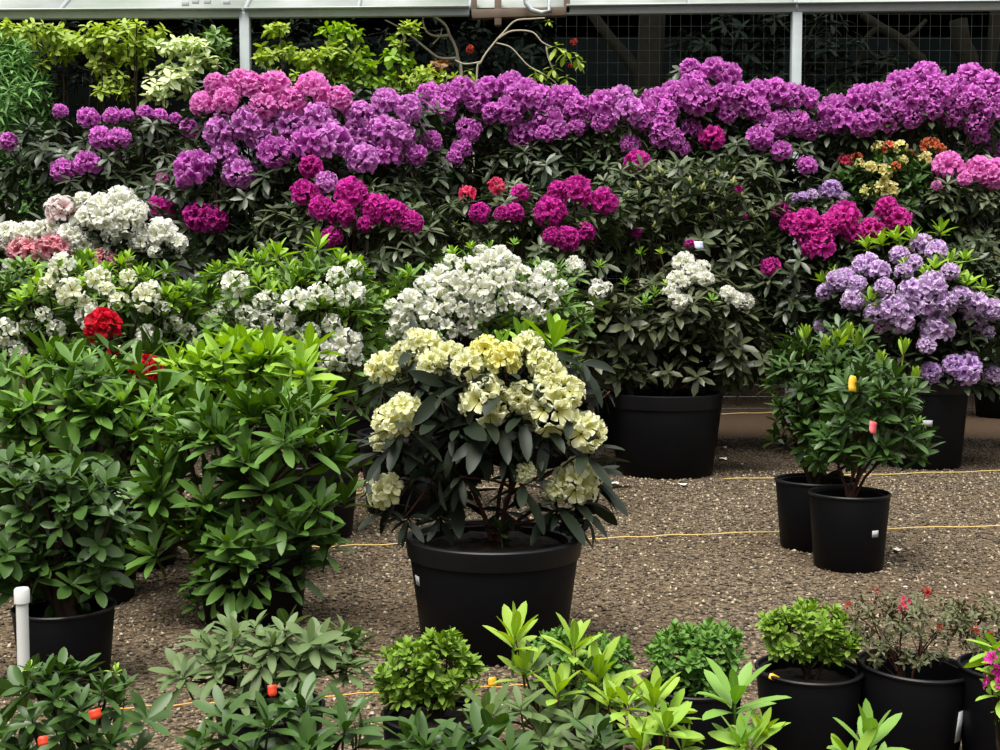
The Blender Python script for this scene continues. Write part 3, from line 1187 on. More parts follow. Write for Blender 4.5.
# white pipe riser, front left
g = at(23, 640, 2.72)
root = thing('standpipe', 'white plastic standpipe with a cap at the left front', 'pipe', (g[0], 2.72, 0))
zc = at(23, 588, 2.72)[2]
V, Q = lathe([(0.001, 0), (0.0135, 0), (0.0135, zc - 0.02), (0.001, zc - 0.02)], 20)
me = new_mesh('tube', V, Q, M_PVC)
me.set_sharp_from_angle(angle=0.6)
link('tube', me, root)
V, Q = lathe([(0.0138, zc - 0.034), (0.0172, zc - 0.034), (0.0172, zc - 0.004), (0.0145, zc), (0.001, zc + 0.001)], 20)
me = new_mesh('cap', V, Q, M_PVC)
me.set_sharp_from_angle(angle=0.6)
link('cap', me, root)
zz = at(20, 677, 2.72)[2]
V, Q = lathe([(0.0135, zz - 0.012), (0.020, zz - 0.012), (0.021, zz), (0.019, zz + 0.010), (0.0135, zz + 0.011)], 20)
link('clamp', new_mesh('clamp', V, Q, M_PVC), root)

# ================================================================== background behind the flower rows
TREES = 'shrubs and trees behind the flower rows'


def bush(name, label, D, px, lobes, st, dens, **k):
    k.setdefault('cat', 'shrub')
    k.setdefault('group', TREES)
    return plant(name, label, D, px, lobes, st, dens, **k)


sun_leaf = style(0.085, 0.042, 7, 45, 110, L_SUN, nu=4, droop=0.15, curl=0.2)
sun_leaf2 = style(0.085, 0.05, 6, 45, 110, L_LIME, nu=4, droop=0.15, curl=0.2)
pale_leaf = style(0.095, 0.055, 7, 45, 110, L_SUNP, nu=4, droop=0.1, curl=0.2)
fern = style(0.13, 0.022, 14, 30, 110, L_FERN, nu=3, curl=0.2, stack=0.8, droop=0.1)
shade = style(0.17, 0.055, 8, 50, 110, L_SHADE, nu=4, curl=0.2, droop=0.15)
bush('conifer', 'feathery bright green conifer at the far left edge', 10.2, 5, [(8, 98, 42, 42), (0, 64, 36, 38), (5, 190, 50, 80)], fern, 1.7)
bush('sunlit_shrub', 'yellow green leafy shrub under the left eave', 10.3, 62, [(32, 33, 40, 10), (30, 64, 20, 9), (62, 48, 16, 12), (82, 36, 30, 12)], sun_leaf, 1.0, r0=0.012, low=-1)
bush('sunlit_shrub', 'taller yellow green shrub with bare stems, left of the first post', 10.3, 146, [(122, 40, 36, 18), (146, 32, 18, 8), (114, 84, 18, 17), (96, 58, 14, 10), (140, 60, 12, 8)], sun_leaf, 1.0, r0=0.014, low=-1)
bush('variegated_shrub', 'pale green and white variegated shrub left of the first post', 10.2, 185, [(174, 84, 24, 17), (182, 46, 28, 6), (200, 62, 16, 6), (160, 92, 12, 10)], pale_leaf, 1.2)
bush('sunlit_shrub', 'mid green shrub left of the first steel post', 10.4, 212, [(216, 40, 15, 14), (210, 64, 20, 14), (222, 80, 12, 30)], style(0.085, 0.04, 7, 45, 110, L_FRESH, nu=4), 1.2)
bush('sunlit_shrub', 'bright yellow green shrub over the pink purple flowers', 10.3, 290, [(274, 28, 16, 6), (268, 54, 14, 12), (290, 50, 20, 10), (320, 62, 26, 14), (300, 86, 36, 20), (345, 50, 16, 10)], sun_leaf, 1.0, low=-1)
bush('sunlit_shrub', 'green shrub with open twigs in the middle under the eave', 10.4, 350, [(342, 32, 22, 8), (358, 60, 16, 12), (345, 78, 26, 14), (378, 76, 20, 12), (396, 58, 16, 8), (330, 50, 8, 20)], sun_leaf2, 1.0, low=-1)
bush('sunlit_shrub', 'sparse yellow green shrub around the pale bare branches', 10.4, 430, [(412, 30, 13, 8), (422, 78, 30, 10), (400, 88, 22, 8), (455, 80, 14, 8), (396, 45, 8, 8)], style(0.075, 0.034, 7, 40, 110, L_SUN, nu=4, droop=0.15), 0.9, low=-1)
bush('rusty_shrub', 'small shrub of rust brown leaves behind the pale branches', 10.6, 445, [(438, 66, 15, 5), (310, 62, 6, 8)], style(0.07, 0.035, 6, 45, 110, L_RUST, nu=4), 1.0, low=-1)
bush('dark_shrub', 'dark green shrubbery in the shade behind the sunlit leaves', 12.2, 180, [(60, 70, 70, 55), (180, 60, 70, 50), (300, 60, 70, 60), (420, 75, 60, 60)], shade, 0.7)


def twigs(name, label, cat, D, px, paths, mat, leaves=None, group=TREES):
    base = np.array((at(px, 300, D)[0], D, 0))
    root = thing(name, label, cat, base, group)
    ps = []
    for pts, r0, r1 in paths:
        P = np.array([at(x, y, D + (dd[0] if dd else 0)) for x, y, *dd in pts])
        # smooth the polyline
        t = np.linspace(0, len(P) - 1, len(P) * 4)
        i = np.clip(t.astype(int), 0, len(P) - 2)
        f = (t - i)[:, None]
        p0, p1, p2, p3 = P[np.maximum(i - 1, 0)], P[i], P[i + 1], P[np.minimum(i + 2, len(P) - 1)]
        C = 0.5 * (2 * p1 + (p2 - p0) * f + (2 * p0 - 5 * p1 + 4 * p2 - p3) * f ** 2 + (3 * p1 - p0 - 3 * p2 + p3) * f ** 3)
        ps.append((C, np.linspace(r0, r1, len(C))))
    V, Q = tubes(ps, 7)
    link('branches' if r0 < 0.06 else 'trunk', new_mesh('branches', V - base, Q, mat), root)
    return root


twigs('bare_shrub', 'pale twisted bare branches hanging under the eave', 'shrub', 10.8, 455,
      [([(462, 470), (462, 110), (458, 60), (455, 46), (450, 36)], 0.016, 0.012), ([(450, 36), (446, 26), (438, 19), (430, 15)], 0.012, 0.008),
       ([(458, 58), (440, 58), (428, 50), (416, 40), (400, 28), (385, 20)], 0.013, 0.006),
       ([(450, 35), (436, 36), (427, 32), (423, 22), (424, 14)], 0.012, 0.006), ([(433, 44), (440, 36), (442, 28)], 0.007, 0.004)], M_BARK_PALE)
r_ = twigs('maple_sapling', 'arching pale sapling with drooping yellow green leaves, middle under the eave', 'sapling', 10.3, 478,
           [([(468, 435), (470, 300), (476, 90), (481, 62), (495, 42), (503, 33), (515, 21), (530, 19), (545, 18)], 0.010, 0.006),
            ([(499, 38), (512, 31), (532, 32), (542, 42), (552, 47)], 0.009, 0.005),
            ([(496, 43), (510, 47), (520, 57), (529, 66), (550, 78), (560, 88)], 0.007, 0.004), ([(546, 46), (549, 60), (556, 75)], 0.008, 0.004),
            ([(481, 62), (465, 64), (455, 60)], 0.008, 0.005)], M_BARK_PALE)
for i, (px, py, w) in enumerate([(556, 44, 26), (566, 50, 26), (577, 54, 24), (535, 70, 26), (541, 72, 20), (553, 66, 24), (567, 76, 24), (561, 86, 18), (552, 84, 14), (580, 62, 18), (469, 70, 18), (485, 77, 14), (549, 20, 12)]):
    p = at(px, py, 10.28)
    o = place('leaf_shoot', shoot_mesh('sun', i % 4), r_, p, np.array((0.1 * math.sin(i), -0.2, 1)), 0.5 * w * p[1] / F, i * 1.3)
for i, (px, py, w) in enumerate([(470, 49, 11), (574, 42, 9), (570, 66, 6)]):
    p = at(px, py, 10.25)
    o = place('seed_cluster', truss_mesh('brick', i % 4, 6), r_, p, np.array((0.2, -0.6, 0.6)), 0.5 * w * p[1] / F, i)
    o['label'] = 'red seed cluster'

twigs('tree', 'thick dark tree trunk with a fork behind the wire fence', 'tree', 12.6, 648,
      [([(646, 330), (648, 100), (650, 60), (652, 20), (655, -20)], 0.16, 0.13), ([(648, 95), (630, 62), (608, 36), (588, 8)], 0.075, 0.05), ([(655, 50), (670, 46), (690, 40)], 0.03, 0.015)], M_TRUNK)
twigs('tree', 'grey slanting branches of a dark tree at the far right', 'tree', 12.4, 905,
      [([(940, 330), (925, 90), (915, 55), (898, 38), (880, 27), (862, 14)], 0.07, 0.04), ([(898, 40), (912, 34), (926, 20)], 0.03, 0.02),
       ([(880, 27), (868, 36), (858, 60), (852, 90)], 0.035, 0.02), ([(975, 330), (972, 90), (962, 45), (958, 20)], 0.10, 0.09), ([(974, 110), (990, 60), (996, 10)], 0.07, 0.06)], M_TRUNK)
bush('evergreen_shrub', 'evergreen foliage coloured dark for shade, left of the second steel post', 12.6, 740, [(715, 45, 40, 30), (755, 40, 42, 32), (700, 80, 30, 24), (760, 85, 40, 30)], shade, 0.8)
bush('evergreen_shrub', 'evergreen foliage coloured dark for shade, right of the second steel post', 12.4, 840, [(830, 45, 32, 30), (850, 85, 30, 24), (815, 90, 24, 26), (885, 60, 24, 14)], shade, 0.7)
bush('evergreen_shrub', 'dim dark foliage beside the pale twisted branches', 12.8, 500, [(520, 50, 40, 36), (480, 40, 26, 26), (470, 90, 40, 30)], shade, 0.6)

# ================================================================== the flower rows
BACK = 'purple rhododendrons of the back row'
BP = lambda R=0.36, H=0.46: dict(R=R, H=H, lip='band')
back_leaf = style(0.125, 0.042, 9, 50, 108, L_DARK, nu=4, curl=0.2, droop=0.18)
back_leaf2 = style(0.115, 0.036, 9, 45, 105, L_GREYG, nu=4, curl=0.18, droop=0.15)

plant('potted_rhododendron', 'dark leaved purple rhododendron at the left end of the back row', 8.9, 105,
      [(60, 165, 75, 52), (140, 165, 62, 48), (20, 225, 70, 70), (120, 240, 90, 90)], back_leaf, 1.0, cat='rhododendron', group=BACK, pot=BP(), kind='purple',
      tr=[(60, 110, 16), (88, 117, 24), (112, 115, 20), (102, 136, 27), (120, 136, 24), (62, 167, 28), (88, 162, 28), (128, 115, 16), (145, 112, 18), (160, 116, 18), (175, 118, 14),
          (190, 133, 18, 'magenta'), (8, 140, 20), (162, 178, 14, 'orchid')])
plant('potted_rhododendron', 'tallest rhododendron, pinkish to violet flower domes, left of centre in the back row', 8.5, 310,
      [(255, 120, 68, 50), (330, 125, 62, 48), (395, 130, 48, 42), (230, 190, 60, 60), (320, 200, 95, 80), (400, 200, 55, 70), (225, 250, 60, 50)], back_leaf, 1.0, cat='rhododendron', group=BACK, pot=BP(.42, .5), kind='violet',
      tr=[(216, 84, 26, 'orchid'), (240, 80, 28, 'orchid'), (204, 102, 28, 'orchid'), (228, 98, 28, 'orchid'), (252, 85, 32, 'orchid'), (275, 85, 34, 'orchid'), (263, 105, 32, 'orchid'),
          (315, 87, 36, 'orchid'), (340, 97, 30, 'orchid'), (295, 100, 32, 'orchid'), (220, 125, 36), (245, 118, 36), (262, 128, 36), (290, 122, 36), (225, 152, 32), (195, 163, 40, 'purple'),
          (238, 168, 36), (275, 150, 36, 'purple'), (320, 114, 36), (335, 140, 42), (308, 140, 36, 'purple'), (360, 112, 34), (385, 100, 30), (408, 106, 30), (357, 132, 36), (381, 125, 36),
          (402, 130, 34), (415, 152, 26, 'purple'), (390, 150, 34, 'purple'), (360, 156, 34), (310, 165, 26, 'magenta'), (432, 137, 22, 'purple'), (162, 205, 32, 'magenta'), (198, 212, 34, 'magenta'),
          (217, 215, 28, 'magenta'), (188, 125, 20, 'purple'), (184, 180, 18, 'purple')])
plant('potted_rhododendron', 'magenta flowered rhododendron in front of the tallest purple one', 7.9, 350,
      [(345, 225, 70, 42), (300, 250, 50, 45), (400, 250, 50, 50)], back_leaf2, 1.0, cat='rhododendron', group=BACK, pot=BP(.32, .42), kind='magenta',
      tr=[(305, 192, 30), (322, 206, 28), (326, 182, 26, 'violet'), (352, 192, 36), (340, 210, 30), (375, 205, 34), (395, 212, 30), (412, 220, 26), (333, 232, 24), (365, 222, 18)])
plant('potted_rhododendron', 'purple rhododendron in the middle of the back row, right of the violet one', 9.2, 510,
      [(455, 120, 45, 36), (520, 115, 55, 36), (575, 125, 40, 34), (450, 190, 55, 60), (540, 190, 75, 65)], back_leaf, 1.0, cat='rhododendron', group=BACK, pot=BP(), kind='purple',
      tr=[(430, 95, 32), (450, 93, 30), (425, 112, 30), (461, 88, 30), (476, 96, 30), (443, 106, 32), (470, 126, 28), (460, 147, 22), (454, 157, 20), (490, 86, 28), (492, 110, 24), (510, 82, 28), (520, 95, 34),
          (510, 106, 32), (540, 95, 30), (526, 86, 24), (548, 115, 36), (565, 96, 32), (555, 126, 30), (576, 106, 30), (522, 128, 30), (545, 133, 20), (588, 108, 24), (578, 123, 22), (420, 140, 24)])
plant('potted_rhododendron', 'lower purple rhododendron between the centre and the second post', 9.1, 640,
      [(625, 125, 45, 36), (665, 130, 42, 36), (640, 190, 75, 55)], back_leaf2, 1.1, cat='rhododendron', group=BACK, pot=BP(), kind='purple',
      tr=[(605, 101, 32), (620, 96, 28, 'violet'), (629, 108, 34, 'violet'), (602, 119, 24), (655, 99, 32), (665, 111, 30), (646, 106, 26), (642, 118, 24), (661, 131, 30), (673, 136, 26), (631, 139, 22), (681, 147, 20), (637, 161, 28, 'magenta'), (590, 115, 20), (666, 122, 26)])
plant('potted_rhododendron', 'tall purple rhododendron just left of the second steel post', 9.1, 672,
      [(705, 105, 42, 42), (760, 115, 50, 34), (800, 115, 30, 26), (740, 180, 85, 60)], back_leaf, 1.0, cat='rhododendron', group=BACK, pot=BP(.4, .48), kind='purple',
      tr=[(690, 86, 40), (700, 95, 36), (680, 92, 32), (690, 68, 24), (713, 68, 28), (727, 73, 28), (735, 93, 32), (727, 110, 22), (693, 123, 22), (712, 136, 28, 'hotpink'), (745, 100, 30), (757, 91, 32), (775, 90, 32), (791, 93, 28),
          (757, 106, 28), (808, 96, 26), (765, 121, 32), (780, 119, 30), (796, 118, 30), (760, 136, 28), (780, 149, 22), (811, 125, 22), (806, 163, 22), (672, 88, 22), (723, 92, 28)])
plant('potted_rhododendron', 'broad purple rhododendron at the right end of the back row', 9.1, 910,
      [(850, 120, 42, 36), (910, 110, 55, 40), (970, 115, 48, 42), (900, 185, 110, 60)], back_leaf, 1.0, cat='rhododendron', group=BACK, pot=BP(.42, .5), kind='purple',
      tr=[(836, 106, 34), (845, 116, 32), (860, 96, 30), (871, 93, 30), (885, 100, 36, 'violet'), (900, 81, 32), (925, 76, 36), (912, 95, 34), (935, 90, 34), (951, 86, 32), (968, 76, 32), (982, 83, 32), (975, 95, 32), (996, 95, 32),
          (865, 118, 32), (885, 115, 32), (896, 105, 30), (955, 112, 28), (978, 118, 30), (992, 106, 28), (998, 146, 22), (930, 105, 26), (962, 101, 26), (910, 113, 26), (830, 120, 22), (890, 90, 24), (980, 132, 20), (817, 106, 14, 'white')])
# second row
MIDROW = 'rhododendrons in the row before the purple ones'
plant('potted_rhododendron', 'rhododendron with coral red and magenta flowers, behind the centre white ones', 8.1, 540,
      [(500, 215, 55, 32), (570, 215, 50, 34), (535, 250, 75, 45)], back_leaf2, 1.05, cat='rhododendron', group=MIDROW, pot=BP(.32, .42), kind='magenta',
      tr=[(469, 192, 20, 'coral', 7), (496, 186, 20, 'coral', 7), (480, 210, 24), (520, 192, 20, 'hotpink'), (550, 208, 36), (578, 190, 34), (603, 199, 30), (514, 211, 22), (566, 236, 28), (584, 230, 22), (502, 212, 18), (560, 190, 24), (552, 234, 20)],
      shoots=[(582, 222, 24, 'green'), (455, 222, 14, 'olive'), (462, 230, 16, 'olive')])
plant('potted_rhododendron', 'rhododendron with pale green buds and few flowers, under the purple row', 8.5, 665,
      [(630, 205, 45, 40), (690, 200, 55, 45), (745, 205, 40, 45), (690, 250, 85, 50), (745, 285, 50, 50)], style(0.12, 0.036, 9, 40, 100, L_GREYG, nu=4, curl=0.15), 1.25, cat='rhododendron', group=MIDROW, pot=BP(.34, .42), kind='magenta',
      tr=[(637, 231, 14), (690, 243, 12), (739, 189, 10), (745, 216, 8)] + [(x, y, 9, 'bud') for x, y in
          [(638, 185), (650, 178), (662, 192), (668, 213), (684, 212), (699, 216), (703, 186), (720, 190), (733, 180), (742, 195), (625, 195), (618, 210), (655, 225), (676, 195), (690, 180), (712, 205), (728, 212), (752, 212), (645, 205), (630, 222), (660, 170), (715, 172)]],
      tags=[(697, 246, 10, 12, M_BTAG, 'bluish white plant tag')])
plant('potted_rhododendron', 'rhododendron with hot pink flower heads left of the lilac mound', 8.45, 850,
      [(825, 235, 55, 36), (880, 225, 42, 32), (800, 275, 50, 50), (850, 275, 60, 50), (790, 315, 50, 40)], back_leaf, 1.05, cat='rhododendron', group=MIDROW, pot=BP(.34, .42), kind='hotpink',
      tr=[(782, 209, 22), (790, 221, 24), (817, 238, 38), (808, 218, 28), (842, 215, 36), (853, 230, 24), (873, 226, 28), (895, 216, 30), (886, 205, 24), (770, 265, 22), (828, 222, 26), (800, 228, 22)])
plant('potted_rhododendron', 'small mauve flowered rhododendron behind the hot pink one', 8.8, 830,
      [(820, 210, 45, 24), (900, 205, 30, 20)], back_leaf2, 1.0, cat='rhododendron', group=MIDROW, pot=BP(.28, .4), kind='mauve',
      tr=[(830, 189, 24), (812, 194, 14, 'lilac'), (792, 198, 14, 'lilac'), (803, 196, 12), (845, 197, 14, 'lilac'), (857, 199, 10), (911, 200, 28), (884, 205, 16)])
plant('potted_azalea', 'azalea with orange and pale yellow flowers before the right purple row', 8.75, 890,
      [(885, 185, 50, 32), (920, 185, 40, 30), (890, 220, 60, 40)], style(0.10, 0.036, 8, 35, 95, L_MID, nu=4), 1.1, cat='azalea', group=MIDROW, pot=BP(.3, .4), kind='paleyellow', nf=7,
      tr=[(878, 147, 15), (888, 147, 16, 'orange'), (900, 147, 17), (870, 166, 14), (884, 171, 20), (845, 160, 16, 'coral'), (857, 157, 14, 'orange'), (882, 185, 22), (869, 190, 20, 'yellow'), (892, 188, 18), (930, 145, 20, 'orange'),
          (925, 158, 16), (909, 152, 10, 'orange'), (903, 160, 12), (940, 148, 12, 'orange'), (895, 166, 12, 'orange'), (860, 163, 12)])
plant('potted_rhododendron', 'pink lilac rhododendron cut by the right edge, under the purple row', 8.6, 1085,
      [(960, 195, 45, 32), (1000, 195, 45, 34), (985, 225, 60, 40), (1060, 215, 60, 45), (1080, 265, 70, 50)], back_leaf2, 1.05, cat='rhododendron', group=MIDROW, pot=BP(.3, .4), kind='orchid',
      tr=[(947, 165, 32), (978, 169, 30), (991, 176, 26), (996, 168, 24), (937, 185, 12), (965, 178, 16)])
plant('potted_azalea', 'pale cream azalea behind the lilac mound at the right edge', 8.6, 1075,
      [(985, 275, 30, 28), (1010, 270, 36, 34), (1055, 285, 50, 45), (1075, 340, 60, 50)], style(0.09, 0.034, 8, 35, 95, L_MID, nu=4), 1.1, cat='azalea', group=MIDROW, pot=BP(.3, .4), kind='cream', nf=7,
      tr=[(979, 246, 20), (988, 252, 18), (997, 258, 16), (990, 271, 20, 'white'), (980, 266, 16, 'white'), (998, 276, 16, 'white')])
# bright tipped plants between the rows, right
plant('potted_rhododendron', 'broad lilac rhododendron mound in a tall black pot, right', 8.0, 926,
      [(880, 300, 58, 40), (935, 290, 60, 46), (985, 305, 45, 45), (930, 345, 80, 42), (965, 370, 40, 24)], style(0.12, 0.042, 9, 40, 100, L_DARK, nu=4, curl=0.15, droop=0.1), 1.0, cat='rhododendron',
      pot=dict(R=0.283, H=0.6, lip='band', sticker=(-104, 0.52, 0.065, 0.04)), kind='lilac', nf=13,
      tr=[(866, 264, 28), (880, 269, 24), (841, 279, 26), (826, 290, 20), (854, 297, 26), (899, 254, 22), (922, 244, 26), (937, 249, 24), (912, 287, 30), (932, 282, 32), (922, 298, 36), (892, 303, 32), (902, 313, 32), (874, 310, 24),
          (937, 325, 38), (970, 300, 30), (975, 313, 26), (993, 307, 26), (960, 292, 22), (821, 324, 18), (826, 333, 14), (965, 362, 36, 'mauve'), (952, 360, 24, 'mauve'), (932, 368, 24, 'mauve'), (927, 343, 20), (846, 275, 20), (905, 270, 20),
          (885, 285, 22), (950, 270, 20), (985, 330, 20), (858, 282, 20), (992, 372, 22), (915, 262, 20), (946, 300, 26), (880, 322, 18)],
      shoots=[(x, y, w * 1.35, 'limewide') for x, y, w in [(866, 240, 26), (880, 236, 30), (895, 232, 28), (912, 232, 26), (941, 226, 26), (908, 262, 26), (935, 262, 26), (950, 258, 26), (968, 278, 28), (985, 285, 22), (957, 272, 24), (870, 296, 24), (885, 290, 20), (822, 276, 22), (835, 270, 16), (925, 270, 20), (900, 245, 20), (965, 255, 22)]])
plant('potted_shrub', 'dark shrub in the farthest black pot at the right edge', 11.4, 1010, [(1010, 365, 50, 36)], back_leaf, 1.0, cat='shrub', pot=dict(R=0.32, H=0.42, lip='band'))
# white and rear plants
plant('potted_rhododendron', 'white rhododendron in the large rear black pot, right of centre', 7.66, 666,
      [(625, 320, 55, 40), (690, 315, 62, 45), (735, 345, 40, 38), (600, 350, 45, 38), (680, 360, 75, 32)], style(0.12, 0.048, 9, 45, 105, L_OLIVED, nu=4, curl=0.18, droop=0.12), 1.3, cat='rhododendron',
      pot=dict(R=0.355, H=0.52, lip='band'), kind='white', nf=11,
      tr=[(682, 262, 26), (678, 280, 24), (690, 273, 24), (700, 268, 22), (680, 300, 22), (735, 298, 22), (745, 300, 20), (727, 292, 18), (598, 292, 20), (575, 263, 18), (580, 266, 14), (597, 284, 16), (590, 306, 14), (672, 290, 18), (705, 278, 18), (606, 287, 14),
          (586, 310, 12, 'blush')],
      shoots=[(645, 298, 30, 'green'), (655, 290, 22, 'green'), (640, 250, 18, 'green'), (668, 282, 24, 'limewide'), (600, 262, 22, 'green'), (712, 296, 22, 'green'), (625, 280, 20, 'green'), (660, 250, 16, 'lime')])
wleaf = style(0.095, 0.03, 9, 30, 95, L_FRESH, nu=4, curl=0.12)
plant('potted_rhododendron', 'white rhododendron with pink buds, cut by the left edge before the purple row', 6.9, 85,
      [(40, 250, 55, 32), (115, 230, 62, 38), (160, 255, 38, 34), (80, 285, 100, 45)], back_leaf, 0.9, cat='rhododendron', pot=BP(.34, .42), kind='white',
      tr=[(63, 210, 36, 'blush'), (100, 206, 36), (120, 200, 32), (110, 216, 36), (126, 215, 38), (136, 210, 28), (90, 216, 28), (8, 231, 30), (30, 233, 32), (47, 230, 30), (70, 233, 30), (86, 240, 30), (96, 249, 26), (160, 232, 34), (141, 240, 26),
          (176, 240, 24), (155, 251, 16), (26, 247, 34, 'pink'), (44, 245, 32, 'pink'), (64, 246, 30, 'pink'), (104, 257, 24, 'pink'), (128, 262, 18, 'pink'), (3, 242, 20), (112, 230, 24), (10, 264, 16), (15, 250, 20, 'pink'), (85, 200, 22)])
plant('potted_azalea', 'white azalea with green shoot tips at the left, behind the red flowers', 5.9, 100,
      [(60, 300, 70, 40), (140, 305, 60, 42), (20, 340, 50, 40), (110, 350, 90, 45)], wleaf, 1.1, cat='azalea', pot=dict(R=0.27, H=0.36, lip='band'), kind='white', nf=7,
      tr=[(65, 268, 22), (72, 290, 26, 'ivory'), (58, 278, 18, 'ivory'), (95, 280, 22, 'ivory'), (97, 311, 24), (145, 295, 24, 'ivory'), (152, 290, 18), (8, 331, 24), (17, 346, 20), (145, 336, 22), (122, 352, 20), (172, 318, 16), (205, 313, 20), (45, 310, 14),
          (215, 307, 18), (135, 345, 14), (110, 290, 16, 'ivory'), (85, 302, 18, 'ivory'), (120, 300, 18, 'ivory'), (50, 285, 16, 'ivory'), (130, 280, 16, 'ivory'), (160, 305, 14), (185, 325, 14), (60, 330, 16), (190, 345, 16), (30, 320, 14)],
      out=0.8, tr_scale=1.3, auto_shoots=22, auto_size=0.075, shoot_kind='limewide', shoots=[(x, y, w * 1.35, 'limewide') for x, y, w in [(38, 278, 34), (85, 258, 32), (90, 252, 22), (120, 258, 26), (100, 272, 30), (30, 290, 30), (125, 280, 34), (165, 290, 30), (175, 295, 30), (150, 275, 28), (210, 290, 30), (190, 300, 28), (60, 262, 24), (140, 270, 24), (200, 292, 24), (12, 300, 22), (85, 285, 28)]])
plant('potted_azalea', 'white azalea full of green shoot tips, left of the centre white mound', 5.6, 300,
      [(260, 305, 60, 48), (325, 310, 55, 46), (300, 360, 75, 50), (350, 370, 40, 50)], wleaf, 1.15, cat='azalea', pot=dict(R=0.27, H=0.36, lip='band'), kind='white', nf=7,
      tr=[(240, 285, 22), (262, 315, 22), (290, 312, 28), (300, 300, 24), (320, 295, 20), (335, 280, 18), (346, 295, 24), (340, 331, 28), (333, 350, 28), (346, 356, 20), (352, 272, 14), (308, 345, 12, 'ivory'), (228, 305, 12), (280, 322, 18), (355, 290, 14), (312, 325, 16), (260, 300, 14), (325, 360, 16), (250, 330, 18), (275, 340, 16), (300, 330, 18), (245, 310, 16), (268, 296, 14), (330, 318, 16)],
      out=0.8, tr_scale=1.4, auto_shoots=24, auto_size=0.075, shoot_kind='limewide', shoots=[(x, y, w * 1.35, 'limewide') for x, y, w in [(318, 240, 34), (278, 248, 36), (262, 258, 30), (290, 265, 34), (340, 255, 28), (355, 262, 30), (300, 275, 30), (320, 300, 32), (358, 305, 36), (270, 288, 32), (285, 290, 28), (330, 300, 26), (375, 300, 24), (240, 260, 26), (310, 258, 28), (345, 312, 24), (258, 276, 28), (385, 295, 20), (245, 295, 22), (365, 320, 22)]])
plant('potted_azalea', 'dense white azalea mound right behind the cream rhododendron', 6.3, 415,
      [(430, 320, 62, 48), (490, 300, 70, 48), (550, 310, 45, 45), (480, 360, 95, 50)], wleaf, 1.0, cat='azalea', pot=dict(R=0.30, H=0.42, lip='band'), kind='white', nf=9,
      tr=[(410, 300, 30), (405, 320, 30), (425, 286, 30), (440, 276, 30), (456, 280, 34), (470, 268, 30), (490, 262, 30), (500, 256, 26), (480, 286, 34), (460, 300, 34), (440, 300, 34), (430, 312, 30), (500, 280, 32), (520, 275, 32), (536, 285, 30),
          (545, 271, 24), (510, 298, 28), (485, 305, 30), (470, 320, 28), (446, 326, 28), (415, 335, 28), (400, 345, 24), (525, 305, 26), (550, 300, 22), (560, 286, 18), (575, 268, 16), (540, 312, 22), (392, 305, 18), (395, 330, 20), (480, 252, 20),
          (439, 320, 9, 'brick', 5), (430, 345, 22), (450, 262, 20), (512, 262, 20)],
      shoots=[(452, 250, 30, 'limewide'), (490, 245, 26, 'green'), (408, 270, 26, 'limewide'), (480, 328, 30, 'limewide'), (505, 322, 34, 'limewide'), (545, 322, 50, 'limewide'), (525, 325, 40, 'limewide'), (515, 240, 20, 'green'), (470, 244, 20, 'limewide'),
              (560, 330, 40, 'green'), (540, 345, 36, 'green')])
# ---- left block of green plants
gloss = style(0.14, 0.038, 10, 25, 92, L_GLOSS, nu=5, curl=0.15, fold=0.3)
plant('potted_rhododendron', 'red flowered rhododendron between the green plants at the left', 5.0, 125,
      [(110, 365, 55, 32), (150, 390, 50, 36)], style(0.13, 0.04, 9, 30, 95, L_MID, nu=5), 1.1, cat='rhododendron', pot=dict(R=0.22, H=0.28), kind='red',
      tr=[(102, 325, 38), (148, 367, 36), (114, 349, 12), (150, 376, 22)])
plant('potted_rhododendron', 'yellow green leafy rhododendron without flowers, behind the glossy green one', 4.7, 250,
      [(220, 375, 55, 34), (275, 375, 55, 36), (250, 410, 80, 40)], style(0.14, 0.042, 10, 20, 90, L_LIME, nu=5, curl=0.14, fold=0.3), 1.2, cat='rhododendron', pot=dict(R=0.22, H=0.28),
      shoots=[(x, y, w, 'limewide') for x, y, w in [(235, 335, 70), (200, 350, 66), (270, 345, 70), (300, 358, 66), (250, 358, 64), (215, 370, 60), (285, 385, 60), (190, 365, 50), (315, 380, 50), (240, 385, 56)]])
plant('potted_rhododendron', 'bright green rhododendron without flowers at the left edge, below the white azalea', 4.4, 70,
      [(50, 400, 80, 50), (130, 410, 60, 45), (10, 420, 50, 50), (80, 450, 100, 45)], style(0.14, 0.042, 10, 25, 92, L_GLOSS, nu=5, curl=0.14, fold=0.3), 1.2, cat='rhododendron', pot=dict(R=0.24, H=0.3),
      shoots=[(x, y, w, 'green') for x, y, w in [(55, 350, 66), (85, 355, 60), (30, 395, 70), (65, 390, 66), (120, 390, 70), (10, 410, 60), (150, 400, 66), (95, 400, 60), (165, 410, 60), (40, 425, 60), (135, 420, 60), (25, 365, 56), (75, 425, 54), (110, 362, 50)]])
plant('potted_rhododendron', 'big glossy green rhododendron with long leaves, left of the cream one', 4.1, 250,
      [(195, 465, 62, 42), (265, 445, 72, 52), (300, 495, 50, 50), (172, 535, 44, 32), (250, 535, 66, 55)], style(0.135, 0.038, 10, 20, 82, L_GLOSS, nu=5, curl=0.12, fold=0.35), 1.15, cat='rhododendron', pot=dict(R=0.19, H=0.25), low=-0.9, inner=0.5,
      shoots=[(x, y, w, 'gloss') for x, y, w in [(215, 430, 80), (150, 490, 86), (205, 490, 80), (265, 480, 80), (310, 430, 84), (320, 500, 76), (280, 510, 80), (225, 535, 76), (150, 545, 80), (330, 540, 60), (250, 400, 76), (180, 420, 70), (290, 400, 70), (340, 420, 60), (200, 580, 60), (245, 455, 70)]] + [(x, y, w, 'mid') for x, y, w in [(215, 572, 62), (252, 582, 64), (288, 574, 60), (196, 598, 50), (268, 560, 60), (305, 556, 56), (232, 556, 60)]])
